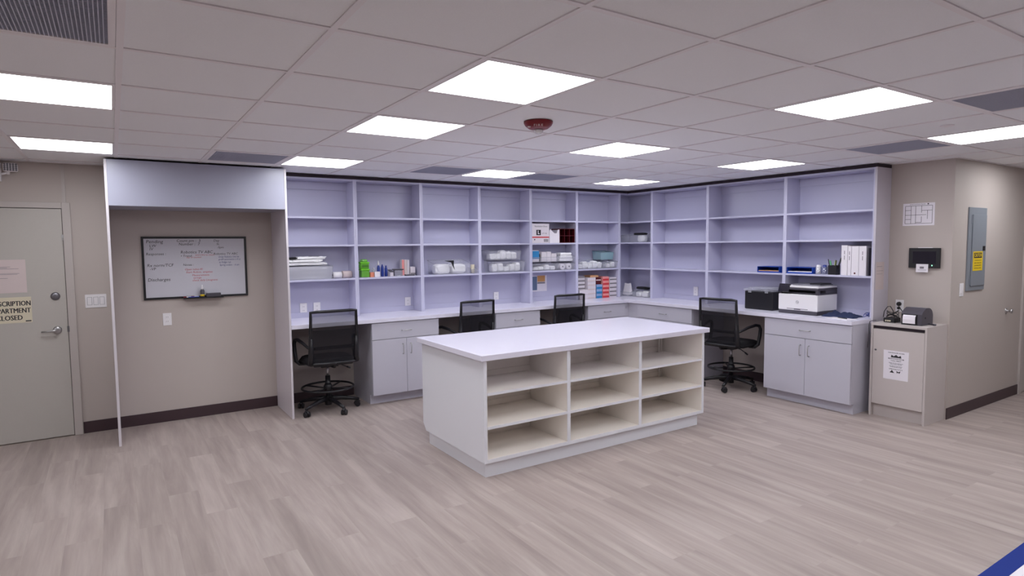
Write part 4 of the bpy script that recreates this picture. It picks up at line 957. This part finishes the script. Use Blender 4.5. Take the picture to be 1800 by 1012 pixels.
# trays, jars, pens, binders on the right run
def tray(ya, yb, lb, sheet, nm):
    r = thing('letter_tray', (6.15, (ya+yb)/2, zs3), lb, 'tray', 'blue letter trays'); z = zs3+0.0005
    m = MB(); x0, x1 = 6.055, 6.262
    m.box(x0, ya, z, x1, yb, z+0.004).box(x0, ya, z+0.0041, x1, ya+0.004, z+0.062).box(x0, yb-0.004, z+0.0041, x1, yb, z+0.062).box(x1-0.004, ya+0.0041, z+0.0041, x1, yb-0.0041, z+0.062).box(x0, ya+0.0041, z+0.0041, x0+0.004, yb-0.0041, z+0.014)
    m.build('tray_body', M_BLUE, r)
    m = MB(); m.box(x0, ya, z+0.0625, x1, yb, z+0.0665); m.build('tray_rim', M_BLUE, r)
    tag(B(x0+0.008, ya+0.01, z+0.0045, x1-0.012, yb-0.01, z+0.024).build('paper_stack', sheet), nm, 'paper')
tray(1.880, 2.150, 'royal blue letter tray with tan papers on the middle right-hand unit', M_BROWN, 'stack of tan papers in the left blue tray')
tray(1.500, 1.788, 'royal blue letter tray with white papers next to the jars', M_PAPER, 'stack of white papers in the right blue tray')
for y, inn, lb in ((1.458, M_WHITE, 'small clear jar with white contents right of the blue tray'), (1.392, M_NAVY, 'small clear jar with dark blue contents beside the pen cup')):
    q = thing('jar', (6.10, y, zs3), lb, 'jar')
    MB().lathe((6.10, y, zs3), [(0.028, 0.0005), (0.029, 0.004), (0.029, 0.078)], 24).build('jar_glass', M_CLEARB, q)
    MB().lathe((6.10, y, zs3), [(0.024, 0.005), (0.024, 0.05 if inn is M_WHITE else 0.066), (0.018, 0.096), (0.004, 0.098)], 18).build('jar_contents', inn, q)
q = thing('pen_cup', (6.11, 1.300, zs3), 'black mesh pen cup between the jars and the binders', 'pen cup')
m = MB(); zz = zs3+0.0005
m.box(6.072, 1.258, zz, 6.148, 1.342, zz+0.004).box(6.072, 1.258, zz+0.004, 6.075, 1.342, zz+0.095).box(6.145, 1.258, zz+0.004, 6.148, 1.342, zz+0.095).box(6.075, 1.258, zz+0.004, 6.145, 1.261, zz+0.095).box(6.075, 1.339, zz+0.004, 6.145, 1.342, zz+0.095)
m.build('cup_body', M_BLACK, q)
for k, (y, dy, mt, r_, L, lb) in enumerate(((1.325, 0.035, M_BLACK, .005, .150, 'black pen leaning left in the pen cup'), (1.315, 0.030, M_PGREEN, .009, .135, 'green highlighter leaning in the pen cup'), (1.300, -0.012, M_YG, .0105, .138, 'yellow highlighter upright in the pen cup'),
        (1.288, -0.008, M_BLACK, .006, .142, 'black pen upright in the pen cup beside the yellow highlighter'), (1.280, -0.050, M_BLACK, .009, .165, 'thick black marker leaning toward the binders'))):
    p0 = Vector((6.11+0.008*((k % 3)-1), y, zz+0.006)); tag(MB().cyl(p0, p0+Vector((0.004, dy, L)), r_, r_*0.85, 12).build('marker_pen' if r_ > .0065 else 'pen', mt), lb, 'pen')
for y0b, y1b, h, lb in ((1.142, 1.202, .298, 'white ring binder, leftmost and thickest of four, with a spine label'), (1.105, 1.138, .290, 'thin white ring binder second from the left'), (1.032, 1.101, .290, 'white ring binder with a dark dot at the foot of its spine'), (0.962, 1.028, .290, 'white ring binder, rightmost of four')):
    q = thing('ring_binder', (6.14, (y0b+y1b)/2, zs3), lb, 'binder', 'white binders on the right-hand shelf'); z = zs3+0.0005
    m = MB().box(6.062, y0b, z, 6.066, y1b, z+h).box(6.066, y0b, z, 6.272, y0b+0.003, z+h).box(6.066, y1b-0.003, z, 6.272, y1b, z+h); m.build('cover', M_PAPER, q)
    B(6.070, y0b+0.006, z+0.006, 6.265, y1b-0.006, z+h-0.008).build('pages', M_CART, q)
    ym = (y0b+y1b)/2
    if 'dot' in lb: MB().lathe((6.0618, ym, z+0.022), [(0.009, 0), (0.009, -0.0008)], 16, 'x').build('dot', M_MAROON, q)
    else: MB().box(6.0612, ym-0.003, z+h*0.52, 6.0618, ym+0.003, z+h*0.66).box(6.0612, ym-0.003, z+h*0.70, 6.0618, ym+0.003, z+h*0.82).build('spine_text', M_GINK, q)
tag(B(6.075, 0.942, zs3+0.0005, 6.26, 0.954, zs3+0.27, 0.001).build('slim_folder', M_DGREY), 'slim dark folder wedged right of the white binders', 'folder')
# file box
q = thing('file_box', (6.07, 2.02, zc), 'black plastic file box with a clear lid left of the printer', 'box')
B(5.925, 1.860, zc, 6.205, 2.215, zc+0.205, 0.010).build('box_body', M_BLACK, q)
MB().box(5.915, 1.850, zc+0.2055, 6.215, 2.225, zc+0.232, 0.008).box(5.945, 1.880, zc+0.2325, 6.185, 2.195, zc+0.242, 0.006).build('lid', M_CLEARB, q)
for y in (1.93, 2.14): B(5.908, y-0.02, zc+0.188, 5.9145, y+0.02, zc+0.226, 0.002).build('latch', M_CLEARB, q)
# printer
q = thing('laser_printer', (6.04, 1.57, zc), 'white and dark grey office laser printer with a tilted touch screen', 'printer')
px0, px1, py0, py1 = 5.850, 6.215, 1.316, 1.746
B(px0+0.002, py0+0.002, zc, px1, py1-0.002, zc+0.038, 0.006).build('base', M_DGREY, q)
B(px0, py0, zc+0.0385, px1, py1, zc+0.205, 0.007).build('main_body', M_WHITE, q)
MB().box(px0-0.0012, py0+0.10, zc+0.052, px0+0.001, py1-0.10, zc+0.057).box(px0-0.0012, py0+0.18, zc+0.046, px0+0.001, py1-0.18, zc+0.0518).build('tray_slot', M_DGREY, q)
mm = MB().m(M_MGREY).lathe((px0-0.0002, 1.531, zc+0.125), [(0.0165, 0), (0.0165, -0.0008)], 28, 'x').m(M_WHITE).lathe((px0-0.0011, 1.531, zc+0.125), [(0.0135, 0), (0.0135, -0.0004)], 28, 'x')
mm.m(M_MGREY).text('hp', 0.020, (px0-0.0016, 1.531, zc+0.127), (0, -1, 0), (0, 0, 1), shear=0.25, bold=0.0003, out=0.0003); mm.build('emblem', None, q)
MB().box(px0+0.055, py0+0.001, zc+0.2055, px1, py1-0.001, zc+0.222, 0.003).box(px0+0.012, py0+0.001, zc+0.2055, px0+0.055, py0+0.03, zc+0.250, 0.003).box(px0+0.15, py0+0.001, zc+0.222, px1, py1-0.001, zc+0.250, 0.004).box(px0+0.012, py1-0.03, zc+0.2055, px0+0.15, py1-0.001, zc+0.250, 0.003).build('output_bay', M_DGREY, q)
B(px0+0.010, py0, zc+0.2505, px1, py1, zc+0.272, 0.005).build('scanner_unit', M_DGREY, q)
B(px0+0.015, py0+0.002, zc+0.2725, px1, py1-0.035, zc+0.292, 0.005).build('scanner_lid', M_WHITE, q)
MB().box(px0+0.09, py0+0.03, zc+0.2925, px1-0.03, py1-0.10, zc+0.306, 0.004).build('document_feeder', M_MGREY, q)
MB().box(px0+0.11, py0+0.03, zc+0.3062, px1-0.06, py0+0.15, zc+0.318, 0.003).build('feeder_guide', M_BLACK, q)
B(px0-0.012, py1-0.120, zc+0.222, px0+0.006, py1+0.002, zc+0.312, 0.004).xf(Matrix.Translation((px0, 0, zc+0.222)) @ Matrix.Rotation(0.35, 4, 'Y') @ Matrix.Translation((-px0, 0, -(zc+0.222)))).build('touch_screen', M_SCREEN, q)
# cloth, paper and pen
def cloth(name, c, sx, sy, h, seed, mt, label, cat, rz=0.0):
    m = MB(); N = 22; g = []
    for i in range(N+1):
        row = []
        for j in range(N+1):
            u, v = -1+2*i/N, -1+2*j/N; ed = max(0, 1-max(abs(u), abs(v))**4)
            z = h*ed*(0.45+0.9*abs(noise.noise(Vector((u*2.2, v*2.2, seed))))+0.5*abs(noise.noise(Vector((u*5, v*5, seed+3)))))+0.001
            k = 1+0.12*noise.noise(Vector((u*1.5+9, v*1.5, seed)))
            row.append(m.bm.verts.new((u*sx/2*k, v*sy/2*k, z)))
        g.append(row)
    fs = [m.bm.faces.new((g[i][j], g[i+1][j], g[i+1][j+1], g[i][j+1])) for i in range(N) for j in range(N)]
    for f_ in fs: f_.smooth = True
    o = m.build(name, mt); o.location = c; o.rotation_euler = (0, 0, rz); return tag(o, label, cat)
cloth('folded_cloth', (5.985, 1.145, zc), 0.22, 0.31, 0.045, 4.0, M_NAVYC, 'crumpled navy blue cloth on the counter between the printer and end panel', 'cloth', 0.1)
tag(MB().prism([(5.725, 0.955), (5.86, 0.93), (5.90, 1.16), (5.765, 1.185)], 'z', zc, zc+0.004).build('paper_sheet', M_PAPER), 'white sheet of paper on the counter in front of the navy cloth', 'paper')
tag(MB().cyl((5.80, 0.99, zc+0.0085), (5.845, 1.10, zc+0.0085), 0.0042, seg=10).build('pen', M_BLACK), 'black pen lying on the white sheet of paper', 'pen')
m = MB()
for s_ in range(3):
    pts = []
    for k in range(24):
        a = k/23*2*PI*1.2+s_; pts.append((6.08+0.05*math.cos(a)+0.02*s_, 0.940+0.028*math.sin(a*1.0+s_), zc+0.012+0.035*(0.5+0.5*math.sin(a*1.7+s_*2))))
    m.tube(pts, 0.0028, 6)
tag(m.build('cable_bundle', M_NAVY), 'thin dark blue cable loops beside the end panel on the counter', 'cable')
# on the beige cabinet
zk = 0.8825
plate('wall_outlet', (XR, 0.752, 1.020), 'x', 'outlet', 'white outlet with a black plug above the beige cabinet', 'outlet', group='outlets above the counter')
q = thing('power_plug', (XR-0.008, 0.752, 1.0), 'black plug and cord in the outlet above the beige cabinet', 'plug')
MB().lathe((XR-0.0085, 0.752, 1.040), [(0.020, 0), (0.020, -0.018), (0.012, -0.030), (0.006, -0.036)], 20, 'x').lathe((XR-0.0085, 0.752, 0.999), [(0.012, 0), (0.012, -0.02), (0.005, -0.026)], 20, 'x').build('plug_body', M_BLACK, q)
MB().tube([(XR-0.040, 0.752, 1.040), (XR-0.055, 0.735, 1.02), (XR-0.045, 0.705, 0.97), (XR-0.050, 0.700, 0.92), (XR-0.06, 0.69, zk+0.006), (XR-0.12, 0.66, zk+0.006)], 0.0035, 8).build('cord', M_BLACK, q)
q = thing('label_printer', (6.08, 0.51, zk), 'dark grey desktop label printer with a white label feeding out, on the beige cabinet', 'label printer')
lx0, lx1, ly0, ly1 = 5.975, 6.190, 0.418, 0.588
MB().prism([(lx0, zk+0.0005), (lx1, zk+0.0005), (lx1, zk+0.085), (lx1-0.008, zk+0.110), (lx1-0.024, zk+0.132), (lx1-0.050, zk+0.147), (lx1-0.080, zk+0.154), (lx0+0.085, zk+0.155), (lx0+0.03, zk+0.130), (lx0, zk+0.100)], 'y', ly0, ly1).build('housing', M_DGREY, q)
B(lx0-0.002, ly0+0.035, zk+0.004, lx0+0.004, ly1-0.002, zk+0.100, 0.002).build('front_panel', M_BLACK, q)
MB().box(lx0+0.088, ly0+0.05, zk+0.150, lx0+0.128, ly1-0.03, zk+0.1562).build('top_window', M_MGREY, q)
m = MB(); pts = [(lx0-0.0022, zk+0.092), (lx0-0.013, zk+0.078), (lx0-0.017, zk+0.050), (lx0-0.014, zk+0.015), (lx0-0.0125, zk+0.015), (lx0-0.0155, zk+0.050), (lx0-0.0115, zk+0.078), (lx0-0.0022, zk+0.089)]
m.prism(pts, 'y', ly0+0.048, ly1-0.018).build('label_strip', M_PAPER, q)
B(lx0+0.06, ly0-0.002, zk+0.060, lx0+0.078, ly0, zk+0.075).build('side_latch', M_BLACK, q)
tag(MB().cyl((6.10, 0.355, zk+0.008), (6.115, 0.415, zk+0.008), 0.007, seg=10).cyl((6.09, 0.35, zk+0.007), (6.085, 0.372, zk+0.007), 0.006, seg=8).build('marker_pen', M_DGREY), 'dark marker lying right of the label printer', 'pen')
q = thing('power_adapter', (6.08, 0.715, zk), 'black power adapter box with looped cords on the beige cabinet', 'adapter')
MB().box(6.02, 0.665, zk, 6.14, 0.765, zk+0.042, 0.006).build('adapter_body', M_BLACK, q)
for y in (0.705, 0.722, 0.740): MB().box(6.013, y-0.006, zk+0.010, 6.0195, y+0.006, zk+0.024).build('socket_face', M_CREAMP, q)
m = MB()
for s_ in range(4):
    pts = []
    for k in range(26):
        a = k/25*2*PI*1.15+s_*1.4; pts.append((6.09+(0.055+0.012*s_)*math.cos(a), 0.715+(0.050-0.006*s_)*math.sin(a), zk+0.048+0.016*s_+0.014*math.sin(a*2+s_)))
    m.tube(pts, 0.0032, 6)
m.tube([(6.04, 0.775, zk+0.045), (6.04, 0.768, zk+0.10), (6.05, 0.745, zk+0.145), (6.06, 0.725, zk+0.150), (6.07, 0.705, zk+0.110), (6.08, 0.695, zk+0.045)], 0.0038, 8)
m.build('cords', M_BLACK, q)
m = MB()
for s_ in range(4): m.tube([(6.245-0.008*s_, 0.655-0.006*s_, zk+0.07+0.012*s_), (6.20-0.012*s_, 0.640-0.006*s_, zk+0.030), (6.06-0.014*s_, 0.606+0.010*s_, zk+0.005)], 0.0024, 6)
tag(m.build('grey_cables', M_MGREY), 'thin grey cables running down beside the label printer', 'cable')
tag(MB().tube([(6.02, 0.830, zk+0.010), (5.96, 0.832, zk+0.012), (5.905, 0.832, zk+0.006), (5.888, 0.828, zk-0.03), (5.884, 0.824, zk-0.09), (5.884, 0.828, zk-0.17), (5.886, 0.834, zk-0.24)], 0.0026, 8).build('hanging_cable', M_BLACK), 'thin black cable hanging down the left edge of the beige cabinet', 'cable')
